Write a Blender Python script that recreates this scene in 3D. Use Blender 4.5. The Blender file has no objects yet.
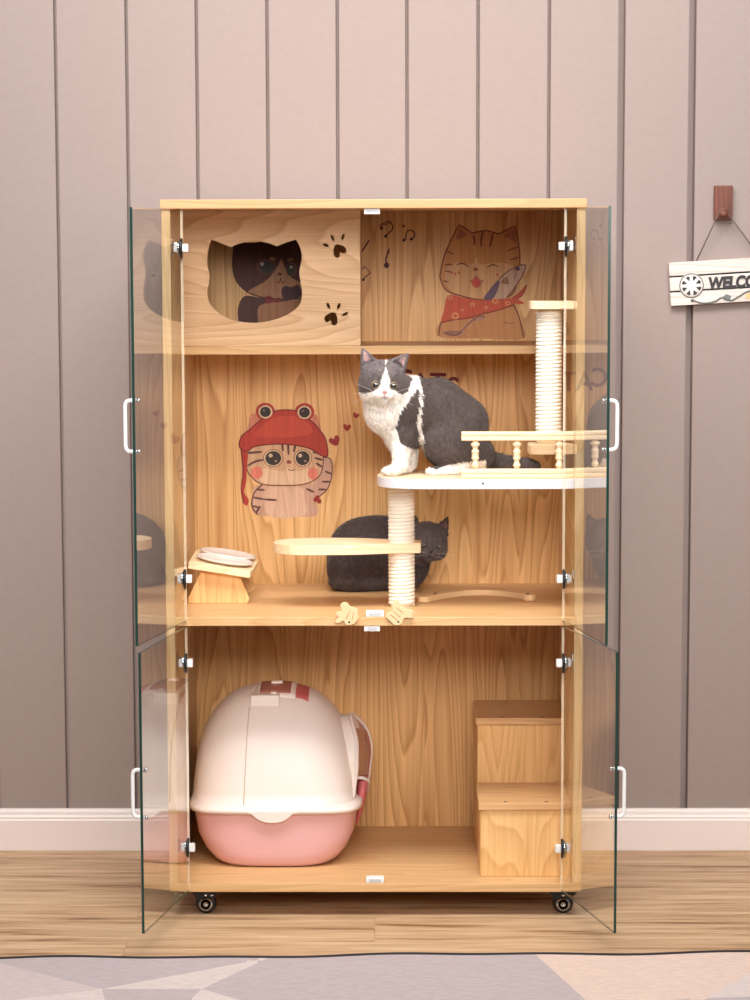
import bpy, bmesh, math, random
import numpy as np
from mathutils import Vector, Matrix
random.seed(7)
PI = math.pi
SC = bpy.context.scene
COL = SC.collection

# ------------------------------------------------------------------ camera
CAMP = Vector((0.0563, -5.1712, 1.298))
YAW, PIT, ROL, FPX, SX, SY = math.radians(-0.6848), math.radians(7.1423), math.radians(-0.1601), 2720.8, -3.5662, 85.7561
_F = Vector((math.sin(YAW)*math.cos(PIT), math.cos(YAW)*math.cos(PIT), -math.sin(PIT)))
_R = Vector((math.cos(YAW), -math.sin(YAW), 0)); _U = _R.cross(_F)
R2 = _R*math.cos(ROL)+_U*math.sin(ROL); U2 = -_R*math.sin(ROL)+_U*math.cos(ROL)
def aty(u, v, Y):
    d = _F + R2*((u-375-SX)/FPX) - U2*((v-500-SY)/FPX)
    return CAMP + d*((Y-CAMP.y)/d.y)
def atz(u, v, Z):
    d = _F + R2*((u-375-SX)/FPX) - U2*((v-500-SY)/FPX)
    return CAMP + d*((Z-CAMP.z)/d.z)
cam = bpy.data.cameras.new('camera'); co = bpy.data.objects.new('camera', cam); COL.objects.link(co)
mw = Matrix(((R2.x, U2.x, -_F.x, CAMP.x), (R2.y, U2.y, -_F.y, CAMP.y), (R2.z, U2.z, -_F.z, CAMP.z), (0, 0, 0, 1)))
co.matrix_world = mw
cam.sensor_fit = 'VERTICAL'; cam.sensor_height = 36; cam.lens = 36*FPX/1000
cam.shift_x = -SX/1000; cam.shift_y = SY/1000
cam.clip_end = 60
SC.camera = co

# ------------------------------------------------------------------ materials
MATS = {}
def hexc(r, g, b):
    def l(c):
        c /= 255
        return c/12.92 if c <= .04045 else ((c+.055)/1.055)**2.4
    return (l(r), l(g), l(b), 1)
def newmat(name):
    m = bpy.data.materials.new(name); m.use_nodes = True
    nt = m.node_tree
    return m, nt, nt.nodes['Principled BSDF']
def plain(name, rgb, rough=.5, metal=0, bump=0, bscale=200, spec=.5, coat=0):
    if name in MATS: return MATS[name]
    m, nt, b = newmat(name)
    b.inputs['Roughness'].default_value = rough; b.inputs['Metallic'].default_value = metal
    b.inputs['Specular IOR Level'].default_value = spec
    b.inputs['Coat Weight'].default_value = coat
    n = nt.nodes.new('ShaderNodeTexNoise'); n.inputs['Scale'].default_value = bscale
    tc = nt.nodes.new('ShaderNodeTexCoord'); nt.links.new(tc.outputs['Object'], n.inputs['Vector'])
    mx = nt.nodes.new('ShaderNodeMix'); mx.data_type = 'RGBA'
    c = hexc(*rgb); mx.inputs['A'].default_value = c; mx.inputs['B'].default_value = (c[0]*.9, c[1]*.9, c[2]*.9, 1)
    nt.links.new(n.outputs['Fac'], mx.inputs['Factor']); nt.links.new(mx.outputs['Result'], b.inputs['Base Color'])
    if bump:
        bp = nt.nodes.new('ShaderNodeBump'); bp.inputs['Strength'].default_value = bump; bp.inputs['Distance'].default_value = .001
        nt.links.new(n.outputs['Fac'], bp.inputs['Height']); nt.links.new(bp.outputs['Normal'], b.inputs['Normal'])
    MATS[name] = m
    return m
def grain_nodes(nt, axis, freq=3.2, rings=9, strip=0, seed=True):
    """returns a 0..1 socket: wood figure running along axis"""
    N = nt.nodes.new; L = nt.links.new
    tc = N('ShaderNodeTexCoord'); vec = tc.outputs['Object']
    sep = N('ShaderNodeSeparateXYZ'); L(vec, sep.inputs[0])
    across = 'X' if axis != 'X' else 'Z'
    if strip:
        dv = N('ShaderNodeMath'); dv.operation = 'DIVIDE'; dv.inputs[1].default_value = strip; L(sep.outputs[across], dv.inputs[0])
        fl = N('ShaderNodeMath'); fl.operation = 'FLOOR'; L(dv.outputs[0], fl.inputs[0])
        wn = N('ShaderNodeTexWhiteNoise'); wn.noise_dimensions = '1D'; L(fl.outputs[0], wn.inputs['W'])
        va = N('ShaderNodeVectorMath'); va.operation = 'SCALE'; va.inputs['Scale'].default_value = 6; L(wn.outputs['Color'], va.inputs[0])
        ad = N('ShaderNodeVectorMath'); ad.operation = 'ADD'; L(vec, ad.inputs[0]); L(va.outputs[0], ad.inputs[1]); vec = ad.outputs[0]
    if seed:
        oi = N('ShaderNodeObjectInfo')
        cb = N('ShaderNodeCombineXYZ')
        for k in range(3):
            mm = N('ShaderNodeMath'); mm.operation = 'MULTIPLY'; mm.inputs[1].default_value = (17.3, 9.1, 5.7)[k]; L(oi.outputs['Random'], mm.inputs[0]); L(mm.outputs[0], cb.inputs[k])
        ad2 = N('ShaderNodeVectorMath'); ad2.operation = 'ADD'; L(vec, ad2.inputs[0]); L(cb.outputs[0], ad2.inputs[1]); vec = ad2.outputs[0]
    mp = N('ShaderNodeMapping'); s = [1, 1, 1]; s['XYZ'.index(axis)] = .085
    mp.inputs['Scale'].default_value = s; L(vec, mp.inputs['Vector'])
    n1 = N('ShaderNodeTexNoise'); n1.inputs['Scale'].default_value = freq*2.4; n1.inputs['Detail'].default_value = 1.6; n1.inputs['Roughness'].default_value = .4
    L(mp.outputs[0], n1.inputs['Vector'])
    m1 = N('ShaderNodeMath'); m1.operation = 'MULTIPLY'; m1.inputs[1].default_value = rings*3.6; L(n1.outputs['Fac'], m1.inputs[0])
    fr = N('ShaderNodeMath'); fr.operation = 'FRACT'; L(m1.outputs[0], fr.inputs[0])
    cr = N('ShaderNodeValToRGB'); e = cr.color_ramp.elements
    e[0].position = 0; e[0].color = (0, 0, 0, 1); e[1].position = .72; e[1].color = (.55, .55, .55, 1)
    x = e.new(.9); x.color = (1, 1, 1, 1); x = e.new(1.0); x.color = (.0, .0, .0, 1)
    L(fr.outputs[0], cr.inputs[0])
    mp2 = N('ShaderNodeMapping'); s2 = [150, 150, 150]; s2['XYZ'.index(axis)] = 3.5
    mp2.inputs['Scale'].default_value = s2; L(vec, mp2.inputs['Vector'])
    n2 = N('ShaderNodeTexNoise'); n2.inputs['Scale'].default_value = 1; n2.inputs['Detail'].default_value = 2; L(mp2.outputs[0], n2.inputs['Vector'])
    c2 = N('ShaderNodeMapRange'); c2.inputs['From Min'].default_value = .33; c2.inputs['From Max'].default_value = .67; L(n2.outputs['Fac'], c2.inputs['Value'])
    mx = N('ShaderNodeMix'); mx.data_type = 'FLOAT'; mx.inputs['Factor'].default_value = .32
    L(cr.outputs[0], mx.inputs['A']); L(c2.outputs[0], mx.inputs['B'])
    return mx.outputs['Result']
def wood(name, lo, hi, axis='Z', freq=3.2, rings=9, strip=0, rough=.42, con=1.0):
    """lo = figure colour, hi = ground colour"""
    if name in MATS: return MATS[name]
    m, nt, b = newmat(name)
    g = grain_nodes(nt, axis, freq, rings, strip)
    mx = nt.nodes.new('ShaderNodeMix'); mx.data_type = 'RGBA'
    mx.inputs['A'].default_value = hexc(*hi); mx.inputs['B'].default_value = hexc(*lo)
    nt.links.new(g, mx.inputs['Factor']); nt.links.new(mx.outputs['Result'], b.inputs['Base Color'])
    b.inputs['Roughness'].default_value = rough; b.inputs['Specular IOR Level'].default_value = .35
    MATS[name] = m
    return m
def printed(rgb, axis='Z'):
    """ink printed on the wooden back: the grain stays visible through it"""
    name = 'print_%d_%d_%d' % tuple(rgb)
    if name in MATS: return MATS[name]
    m, nt, b = newmat(name)
    g = grain_nodes(nt, axis, 3.4, 8, .10, seed=False)
    mx = nt.nodes.new('ShaderNodeMix'); mx.data_type = 'RGBA'
    c = hexc(*rgb); mx.inputs['A'].default_value = c; mx.inputs['B'].default_value = (c[0]*.74, c[1]*.68, c[2]*.62, 1)
    nt.links.new(g, mx.inputs['Factor']); nt.links.new(mx.outputs['Result'], b.inputs['Base Color'])
    b.inputs['Roughness'].default_value = .5; b.inputs['Specular IOR Level'].default_value = .3
    MATS[name] = m
    return m

M_FRONT = wood('pine_front', (208, 162, 112), (240, 202, 158), 'X', 3.4, 8)
M_SIDE = wood('pine_side', (204, 164, 114), (228, 196, 152), 'Z', 4, 6)
M_SHELF = wood('pine_shelf', (202, 156, 102), (224, 182, 132), 'X', 4, 6)
M_BACK = wood('pine_back', (186, 130, 70), (234, 188, 128), 'Z', 3.4, 8, .10)
M_STEP = wood('pine_step', (212, 160, 98), (238, 194, 134), 'Z', 3.6, 8, .11)
M_TREAD = wood('pine_tread', (190, 140, 92), (222, 178, 126), 'X', 5, 6)
M_LIGHT = wood('pine_light', (234, 198, 154), (250, 224, 186), 'X', 5, 5)
M_RAIL = wood('rail_wood', (236, 202, 160), (252, 228, 190), 'X', 7, 5)
M_CHARM = plain('charm_wood', (238, 200, 152), .6)
M_CUT = plain('cut_edge', (240, 205, 160), .6)
M_WHITE = plain('white_plastic', (240, 238, 235), .4)
M_HANDLE = plain('white_enamel', (248, 248, 246), .25, spec=.6)
M_CHROME = plain('chrome', (215, 218, 222), .18, 1)
M_BLACK = plain('black_plastic', (22, 22, 24), .4)
M_BLACKM = plain('black_metal', (26, 27, 30), .35, .4)
M_GREYR = plain('grey_rubber', (60, 60, 62), .5)
M_ROPE = plain('sisal_rope', (253, 244, 228), .85, bump=.6, bscale=700)
M_BAND = plain('white_edge_band', (232, 228, 230), .35)
M_CREAM = plain('cream_plastic', (242, 226, 216), .42, bscale=3, spec=.5)
M_PINK = plain('pink_plastic', (230, 178, 176), .4, bscale=3)
M_DPINK = plain('deep_pink_plastic', (206, 104, 104), .4, bscale=3)
M_TPINK = plain('smoky_pink_plastic', (176, 112, 98), .25, bscale=3)
M_CERAM = plain('ceramic', (232, 222, 214), .2)

def glass_mat():
    m, nt, b = newmat('door_glass'); nt.nodes.remove(b)
    N = nt.nodes.new; L = nt.links.new
    out = nt.nodes['Material Output']
    tr = N('ShaderNodeBsdfTransparent'); tr.inputs[0].default_value = (.975, .985, .975, 1)
    gl = N('ShaderNodeBsdfGlossy'); gl.inputs['Roughness'].default_value = .0; gl.inputs['Color'].default_value = (1, 1, 1, 1)
    fr = N('ShaderNodeFresnel'); fr.inputs['IOR'].default_value = 1.45
    # same on both sides of the pane
    geo = N('ShaderNodeNewGeometry')
    ior = N('ShaderNodeMix'); ior.data_type = 'FLOAT'; ior.inputs['A'].default_value = 1.45; ior.inputs['B'].default_value = 1/1.45
    L(geo.outputs['Backfacing'], ior.inputs['Factor'])
    # both faces of the sheet reflect: 2R/(1+R)
    n2 = N('ShaderNodeMath'); n2.operation = 'MULTIPLY'; n2.inputs[1].default_value = 2; L(fr.outputs[0], n2.inputs[0])
    d2 = N('ShaderNodeMath'); d2.operation = 'ADD'; d2.inputs[1].default_value = 1; L(fr.outputs[0], d2.inputs[0])
    lw = N('ShaderNodeMath'); lw.operation = 'DIVIDE'; L(n2.outputs[0], lw.inputs[0]); L(d2.outputs[0], lw.inputs[1])
    mx = N('ShaderNodeMixShader'); L(lw.outputs[0], mx.inputs[0]); L(tr.outputs[0], mx.inputs[1]); L(gl.outputs[0], mx.inputs[2])
    # the far face of the pane only lets light through
    mx2 = N('ShaderNodeMixShader'); L(geo.outputs['Backfacing'], mx2.inputs[0]); L(mx.outputs[0], mx2.inputs[1]); L(tr.outputs[0], mx2.inputs[2])
    L(mx2.outputs[0], out.inputs['Surface'])
    return m
M_GLASS = glass_mat()
M_GEDGE = plain('glass_edge_green', (30, 62, 54), .15)
M_GEDGE2 = plain('glass_edge_pale', (226, 206, 178), .2)

# ------------------------------------------------------------------ mesh helpers
def bm_new(): return bmesh.new()
def add_box(bm, lo, hi, bev=0, seg=2, mi=0):
    lo = Vector(lo); hi = Vector(hi)
    vs = [bm.verts.new((x, y, z)) for x in (lo.x, hi.x) for y in (lo.y, hi.y) for z in (lo.z, hi.z)]
    idx = [(0, 1, 3, 2), (4, 6, 7, 5), (0, 4, 5, 1), (2, 3, 7, 6), (0, 2, 6, 4), (1, 5, 7, 3)]
    fs = [bm.faces.new([vs[i] for i in f]) for f in idx]
    for f in fs: f.material_index = mi
    if bev:
        es = list({e for f in fs for e in f.edges})
        bmesh.ops.bevel(bm, geom=es, offset=bev, segments=seg, profile=.5, affect='EDGES', clamp_overlap=True, material=mi)
    return fs
def add_prism(bm, pts, y0, y1, bev=0, mi=0, axis='Y'):
    """outline in XZ (axis Y), XY (axis Z) or YZ (axis X), pushed from y0 to y1"""
    def mk(p, t):
        if axis == 'Y': return (p[0], t, p[1])
        if axis == 'Z': return (p[0], p[1], t)
        return (t, p[0], p[1])
    a = [bm.verts.new(mk(p, y0)) for p in pts]; b = [bm.verts.new(mk(p, y1)) for p in pts]
    n = len(pts); fs = [bm.faces.new(a), bm.faces.new(b[::-1])]
    for i in range(n): fs.append(bm.faces.new((a[i], b[i], b[(i+1) % n], a[(i+1) % n])))
    for f in fs: f.material_index = mi
    bmesh.ops.recalc_face_normals(bm, faces=fs)
    if bev:
        es = list(fs[0].edges)+list(fs[1].edges)
        bmesh.ops.bevel(bm, geom=es, offset=bev, segments=2, profile=.5, affect='EDGES', clamp_overlap=True, material=mi)
    return fs
def add_lathe(bm, prof, c, seg=32, axis='Z', mi=0):
    """prof: list of (radius, height)"""
    c = Vector(c); rings = []
    for r, h in prof:
        ring = []
        for i in range(seg):
            a = 2*PI*i/seg
            p = (r*math.cos(a), r*math.sin(a), h)
            if axis == 'X': p = (h, p[0], p[1])
            elif axis == 'Y': p = (p[1], h, p[0])
            ring.append(bm.verts.new(c+Vector(p)))
        rings.append(ring)
    fs = []
    for a, b in zip(rings, rings[1:]):
        for i in range(seg): fs.append(bm.faces.new((a[i], a[(i+1) % seg], b[(i+1) % seg], b[i])))
    fs.append(bm.faces.new(rings[0][::-1])); fs.append(bm.faces.new(rings[-1]))
    for f in fs: f.material_index = mi; f.smooth = True
    bmesh.ops.recalc_face_normals(bm, faces=fs)
    return fs
def add_tube(bm, path, r, seg=10, mi=0, closed=False, radii=None):
    path = [Vector(p) for p in path]; n = len(path); rings = []
    up = Vector((0, 0, 1)); prev = None
    for i, p in enumerate(path):
        a = path[(i-1) % n] if (closed or i > 0) else p
        b = path[(i+1) % n] if (closed or i < n-1) else p
        t = (b-a).normalized()
        if prev is None:
            ref = up if abs(t.dot(up)) < .9 else Vector((1, 0, 0)); nrm = t.cross(ref).normalized()
        else:
            nrm = (prev - t*prev.dot(t)).normalized()
        prev = nrm; bn = t.cross(nrm)
        rr = radii[i] if radii else r
        rings.append([bm.verts.new(p+(nrm*math.cos(2*PI*k/seg)+bn*math.sin(2*PI*k/seg))*rr) for k in range(seg)])
    fs = []
    m = n if closed else n-1
    for i in range(m):
        a = rings[i]; b = rings[(i+1) % n]
        for k in range(seg): fs.append(bm.faces.new((a[k], a[(k+1) % seg], b[(k+1) % seg], b[k])))
    if not closed:
        fs.append(bm.faces.new(rings[0][::-1])); fs.append(bm.faces.new(rings[-1]))
    for f in fs: f.material_index = mi; f.smooth = True
    bmesh.ops.recalc_face_normals(bm, faces=fs)
    return fs
def smooth_path(pts, n=6, closed=False):
    out = []; m = len(pts); P = [Vector(p) for p in pts]
    rng = range(m) if closed else range(m-1)
    for i in rng:
        if closed: a, b, c, d = P[(i-1) % m], P[i], P[(i+1) % m], P[(i+2) % m]
        else: a, b, c, d = P[max(i-1, 0)], P[i], P[i+1], P[min(i+2, m-1)]
        for k in range(n):
            t = k/n
            out.append(.5*((2*b)+(-a+c)*t+(2*a-5*b+4*c-d)*t*t+(-a+3*b-3*c+d)*t*t*t))
    if not closed: out.append(P[-1])
    return out
def wmat(o):
    m = o.matrix_basis.copy()
    while o.parent: o = o.parent; m = o.matrix_basis @ m
    return m
def obj(name, bm, mats, parent=None, smooth=False):
    """bm is in world coordinates; the mesh is stored in its parent's frame"""
    if parent is not None: bm.transform(wmat(parent).inverted())
    me = bpy.data.meshes.new(name); bm.normal_update(); bm.to_mesh(me); bm.free()
    if not isinstance(mats, (list, tuple)): mats = [mats]
    for m in mats: me.materials.append(m)
    if smooth:
        for p in me.polygons: p.use_smooth = True
    o = bpy.data.objects.new(name, me); COL.objects.link(o)
    if parent is not None: o.parent = parent
    return o
def thing(name, label, cat, loc=(0, 0, 0), rotz=0, group=None):
    o = bpy.data.objects.new(name, None); COL.objects.link(o); o.empty_display_size = .05
    o.location = loc; o.rotation_euler = (0, 0, rotz)
    o['label'] = label; o['category'] = cat
    if group: o['group'] = group
    return o
def tag(o, label, cat, group=None):
    o['label'] = label; o['category'] = cat
    if group: o['group'] = group
    return o
def struct(name, bm, m, parent=None):
    o = obj(name, bm, m, parent)
    if parent is None: o['kind'] = 'structure'
    return o
def node(name, parent, loc=(0, 0, 0), rotz=0):
    o = bpy.data.objects.new(name, None); COL.objects.link(o); o.parent = parent; o.empty_display_size = .03
    o.location = loc; o.rotation_euler = (0, 0, rotz); return o
def copy_tree(o, parent=None):
    c = o.copy(); COL.objects.link(c); c.parent = parent
    for ch in [x for x in bpy.data.objects if x.parent == o]: copy_tree(ch, c)
    return c
def curve_plate(name, outlines, y0, thick, mats, parent, res=0):
    """flat plate in XZ with holes, from closed outlines (world XZ)"""
    cu = bpy.data.curves.new(name+'_c', 'CURVE'); cu.dimensions = '2D'; cu.fill_mode = 'BOTH'; cu.extrude = thick/2
    for pts in outlines:
        sp = cu.splines.new('POLY'); sp.points.add(len(pts)-1)
        for i, p in enumerate(pts): sp.points[i].co = (p[0], p[1], 0, 1)
        sp.use_cyclic_u = True
    t = bpy.data.objects.new('tmp', cu); COL.objects.link(t)
    me = bpy.data.meshes.new_from_object(t.evaluated_get(bpy.context.evaluated_depsgraph_get()))
    bpy.data.objects.remove(t); bpy.data.curves.remove(cu)
    bm = bm_new(); bm.from_mesh(me); bpy.data.meshes.remove(me)
    bmesh.ops.remove_doubles(bm, verts=bm.verts, dist=1e-6)
    for v in bm.verts: v.co = Vector((v.co.x, y0+thick/2-v.co.z, v.co.y))
    bmesh.ops.recalc_face_normals(bm, faces=bm.faces)
    for f in bm.faces:
        if abs(f.normal.y) < .5 and len(mats) > 1: f.material_index = 1
    return obj(name, bm, mats, parent)
def text_bm(txt, size, extrude=.0005, shear=0, bold=0):
    cu = bpy.data.curves.new('t', 'FONT'); cu.body = txt; cu.size = size; cu.extrude = extrude; cu.shear = shear; cu.offset = bold
    cu.resolution_u = 4
    t = bpy.data.objects.new('tmp', cu); COL.objects.link(t)
    me = bpy.data.meshes.new_from_object(t.evaluated_get(bpy.context.evaluated_depsgraph_get()))
    bpy.data.objects.remove(t); bpy.data.curves.remove(cu)
    bm = bm_new(); bm.from_mesh(me); bpy.data.meshes.remove(me)
    for v in bm.verts: v.co = Vector((v.co.x, -v.co.z, v.co.y))
    return bm

# ------------------------------------------------------------------ room
WY = .60          # wall plane
def room():
    # vertical boarding: one mesh with chamfered joints
    gro = [-2.02, -1.87, -1.72, -1.57, -1.42, -1.269, -1.119, -.969, -.8193, -.6704, -.5215, -.3749, -.2273, -.0808, .0645, .2129, .3612, .5125, .6600, .8080, .958, 1.108, 1.258, 1.408, 1.558, 1.708, 1.858, 2.008]
    prof = [(-2.2, WY)]
    for g in gro:
        wide = g > .45 and g < .7
        w = .0072 if wide else .0032; d = .026 if wide else .013
        prof += [(g-w-.0015, WY), (g-w, WY+.0009), (g-w+.0015, WY+d), (g+w-.0015, WY+d), (g+w, WY+.0009), (g+w+.0015, WY)]
    prof.append((2.2, WY))
    bm = bm_new()
    a = [bm.verts.new((x, y, 0)) for x, y in prof]; b = [bm.verts.new((x, y, 2.7)) for x, y in prof]
    for i in range(len(prof)-1): bm.faces.new((a[i], a[i+1], b[i+1], b[i]))
    # body of the wall behind the boarding
    c = [bm.verts.new(p) for p in ((-2.2, WY+.1, 0), (2.2, WY+.1, 0), (2.2, WY+.1, 2.7), (-2.2, WY+.1, 2.7))]
    bm.faces.new((c[1], c[0], c[3], c[2]))
    bm.faces.new((a[0], c[0], c[3], b[0])[::-1]); bm.faces.new((a[-1], c[1], c[2], b[-1]))
    bm.faces.new([c[3]]+b+[c[2]]); bm.faces.new([c[0]]+a+[c[1]])
    bmesh.ops.recalc_face_normals(bm, faces=bm.faces)
    m = plain('wall_paint', (160, 143, 137), .55, bump=.1, bscale=60, spec=.25)
    struct('wall_back', bm, m)
    # floor
    fm, nt, b = newmat('oak_floor'); N = nt.nodes.new; L = nt.links.new
    tc = N('ShaderNodeTexCoord')
    mpb = N('ShaderNodeMapping'); mpb.inputs['Scale'].default_value = (1, 1, 1); L(tc.outputs['Object'], mpb.inputs['Vector'])
    br = N('ShaderNodeTexBrick'); br.inputs['Scale'].default_value = 1; br.inputs['Brick Width'].default_value = 1.25; br.inputs['Row Height'].default_value = .19
    br.inputs['Mortar Size'].default_value = .0012; br.inputs['Color1'].default_value = (0, 0, 0, 1); br.inputs['Color2'].default_value = (1, 1, 1, 1); br.offset = .37
    br.inputs['Mortar'].default_value = (.5, .5, .5, 1)
    L(mpb.outputs[0], br.inputs['Vector'])
    off = N('ShaderNodeVectorMath'); off.operation = 'SCALE'; off.inputs['Scale'].default_value = 5; L(br.outputs['Color'], off.inputs[0])
    ad = N('ShaderNodeVectorMath'); ad.operation = 'ADD'; L(tc.outputs['Object'], ad.inputs[0]); L(off.outputs[0], ad.inputs[1])
    mp = N('ShaderNodeMapping'); mp.inputs['Scale'].default_value = (1.6, 20, 1); L(ad.outputs[0], mp.inputs['Vector'])
    n1 = N('ShaderNodeTexNoise'); n1.inputs['Scale'].default_value = 1.7; n1.inputs['Detail'].default_value = 5; n1.inputs['Roughness'].default_value = .62; L(mp.outputs[0], n1.inputs['Vector'])
    cr = N('ShaderNodeValToRGB'); e = cr.color_ramp.elements
    e[0].position = .33; e[0].color = hexc(140, 102, 68); e[1].position = .43; e[1].color = hexc(196, 158, 120)
    x = e.new(.56); x.color = hexc(214, 179, 142); x = e.new(.75); x.color = hexc(226, 194, 158)
    L(n1.outputs['Fac'], cr.inputs[0])
    mp3 = N('ShaderNodeMapping'); mp3.inputs['Scale'].default_value = (9, 190, 1); L(ad.outputs[0], mp3.inputs['Vector'])
    n3 = N('ShaderNodeTexNoise'); n3.inputs['Scale'].default_value = 1; n3.inputs['Detail'].default_value = 3; L(mp3.outputs[0], n3.inputs['Vector'])
    c3 = N('ShaderNodeValToRGB'); c3.color_ramp.elements[0].position = .3; c3.color_ramp.elements[0].color = (.72, .68, .64, 1); c3.color_ramp.elements[1].position = .6; c3.color_ramp.elements[1].color = (1, 1, 1, 1)
    L(n3.outputs['Fac'], c3.inputs[0])
    mx = N('ShaderNodeMix'); mx.data_type = 'RGBA'; mx.blend_type = 'MULTIPLY'; mx.inputs['Factor'].default_value = .8
    L(cr.outputs[0], mx.inputs['A']); L(c3.outputs[0], mx.inputs['B'])
    seam = N('ShaderNodeMix'); seam.data_type = 'RGBA'; sf = N('ShaderNodeMath'); sf.operation = 'MULTIPLY'; sf.inputs[1].default_value = .25; L(br.outputs['Fac'], sf.inputs[0]); L(sf.outputs[0], seam.inputs['Factor']); L(mx.outputs['Result'], seam.inputs['A']); seam.inputs['B'].default_value = hexc(130, 96, 68)
    L(seam.outputs['Result'], b.inputs['Base Color']); b.inputs['Roughness'].default_value = .45; b.inputs['Specular IOR Level'].default_value = .3
    bm = bm_new(); add_box(bm, (-2.2, -6.2, -.05), (2.2, WY+.1, 0))
    struct('floor', bm, fm)
    # baseboard with moulded top
    bm = bm_new()
    pr = [(WY, 0), (WY-.018, 0), (WY-.018, .066), (WY-.0155, .069), (WY-.0155, .073), (WY-.012, .0775), (WY-.011, .084), (WY-.007, .089), (WY, .090)]
    a = [bm.verts.new((-2.2, y, z+.001)) for y, z in pr]; c = [bm.verts.new((2.2, y, z+.001)) for y, z in pr]
    for i in range(len(pr)): j = (i+1) % len(pr); bm.faces.new((a[i], a[j], c[j], c[i]))
    bm.faces.new(a); bm.faces.new(c); bmesh.ops.recalc_face_normals(bm, faces=bm.faces)
    struct('baseboard_back', bm, plain('baseboard_paint', (244, 230, 224), .4, bscale=5))
room()

# ------------------------------------------------------------------ rug
def rug():
    rm, nt, b = newmat('rug_wool'); N = nt.nodes.new; L = nt.links.new
    mats = []
    def weave(name, rgb):
        m, nt, b = newmat(name); N = nt.nodes.new; L = nt.links.new
        tc = N('ShaderNodeTexCoord'); mp = N('ShaderNodeMapping'); mp.inputs['Scale'].default_value = (60, 260, 60); L(tc.outputs['Object'], mp.inputs['Vector'])
        n = N('ShaderNodeTexNoise'); n.inputs['Scale'].default_value = 1; n.inputs['Detail'].default_value = 4; L(mp.outputs[0], n.inputs['Vector'])
        mx = N('ShaderNodeMix'); mx.data_type = 'RGBA'; c = hexc(*rgb)
        mx.inputs['A'].default_value = (c[0]*.72, c[1]*.72, c[2]*.74, 1); mx.inputs['B'].default_value = tuple(min(1, k*1.2) for k in c[:3])+(1,)
        L(n.outputs['Fac'], mx.inputs['Factor']); L(mx.outputs['Result'], b.inputs['Base Color']); b.inputs['Roughness'].default_value = .95
        bp = N('ShaderNodeBump'); bp.inputs['Strength'].default_value = .4; bp.inputs['Distance'].default_value = .001; L(n.outputs['Fac'], bp.inputs['Height']); L(bp.outputs['Normal'], b.inputs['Normal'])
        return m
    cols = [weave('rug_mauve', (184, 169, 168)), weave('rug_cream', (210, 194, 187)), weave('rug_peach', (218, 192, 177)), weave('rug_rose', (200, 181, 177))]
    T = .006
    def p(u, v): q = atz(u, v, T); return (q.x, q.y)
    # far edge, gently wavy
    edge = []
    for x in np.arange(-1.15, 1.151, .02):
        y = -.312 + .0070*math.sin(x*9.2+.6)+.0045*math.sin(x*21+1)+.034*x
        edge.append((x, y))
    def ey(x): return -.312 + .0070*math.sin(x*9.2+.6)+.0045*math.sin(x*21+1)+.034*x
    bm = bm_new()
    nx = len(edge)
    # ground sheet: grid
    ys = [0, .02, .3, 1.0, 1.6]
    top = [[bm.verts.new((x, y-d, T)) for x, y in edge] for d in ys]
    bot = [[bm.verts.new((x, y-d, .0008)) for x, y in edge] for d in ys]
    def q(*v): f = bm.faces.new(v); return f
    for r in range(len(ys)-1):
        for i in range(nx-1):
            q(top[r][i], top[r][i+1], top[r+1][i+1], top[r+1][i]); q(bot[r][i], bot[r+1][i], bot[r+1][i+1], bot[r][i+1])
    for i in range(nx-1):
        q(top[0][i], top[0][i+1], bot[0][i+1], bot[0][i]); q(top[-1][i], top[-1][i+1], bot[-1][i+1], bot[-1][i])
    for r in range(len(ys)-1):
        q(top[r][0], top[r+1][0], bot[r+1][0], bot[r][0]); q(top[r][-1], top[r+1][-1], bot[r+1][-1], bot[r][-1])
    bmesh.ops.recalc_face_normals(bm, faces=bm.faces)
    # woven-in patches: cut the grid along pattern lines
    lines = [((-5, 962), (102, 989)), ((30, 998), (102, 989)), ((102, 989), (268, 958)), ((268, 958), (202, 989)), ((202, 989), (102, 989)), ((102, 989), (106, 1004)), ((202, 989), (250, 1003)), ((202, 989), (186, 1003)),
             ((536, 955), (590, 1004)), ((750, 973), (700, 1002))]
    for (u0, v0), (u1, v1) in lines:
        A = Vector((*p(u0, v0), 0)); B = Vector((*p(u1, v1), 0)); d = (B-A).normalized(); nrm = Vector((-d.y, d.x, 0))
        bmesh.ops.bisect_plane(bm, geom=bm.verts[:]+bm.edges[:]+bm.faces[:], plane_co=A, plane_no=nrm)
    polys = [([(-60, 945), (-5, 962), (102, 989), (30, 998), (-60, 1012)], 3), ([(268, 957), (102, 989), (30, 998), (-60, 1012), (-60, 1040), (106, 1040), (102, 989), (202, 989)], 1),
             ([(-60, 1012), (-60, 1060), (106, 1060), (102, 989), (30, 998)], 1),
             ([(202, 989), (102, 989), (108, 1010), (186, 1010)], 0), ([(202, 989), (186, 1010), (270, 1010)], 1),
             ([(536, 940), (536, 955), (590, 1004), (700, 1002), (750, 973), (900, 960), (900, 940)], 2), ([(750, 973), (700, 1003), (800, 1010), (900, 1010), (900, 940)], 1)]
    P = [([p(*k) for k in pl], c) for pl, c in polys]
    def inside(pt, poly):
        r = False; n = len(poly); j = n-1
        for i in range(n):
            if (poly[i][1] > pt[1]) != (poly[j][1] > pt[1]) and pt[0] < (poly[j][0]-poly[i][0])*(pt[1]-poly[i][1])/(poly[j][1]-poly[i][1]+1e-12)+poly[i][0]: r = not r
            j = i
        return r
    for f in bm.faces:
        c = f.calc_center_median()
        for pl, k in P:
            if inside((c.x, c.y), pl): f.material_index = k
    t = thing('rug', 'pale mauve, cream and peach geometric rug with a wavy dark edge at the front', 'rug', (0, -1.0, 0))
    obj('rug_pile', bm, cols, t)
    bm = bm_new(); add_tube(bm, [(x, y+.002, .0045) for x, y in edge], .0048, 8)
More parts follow.
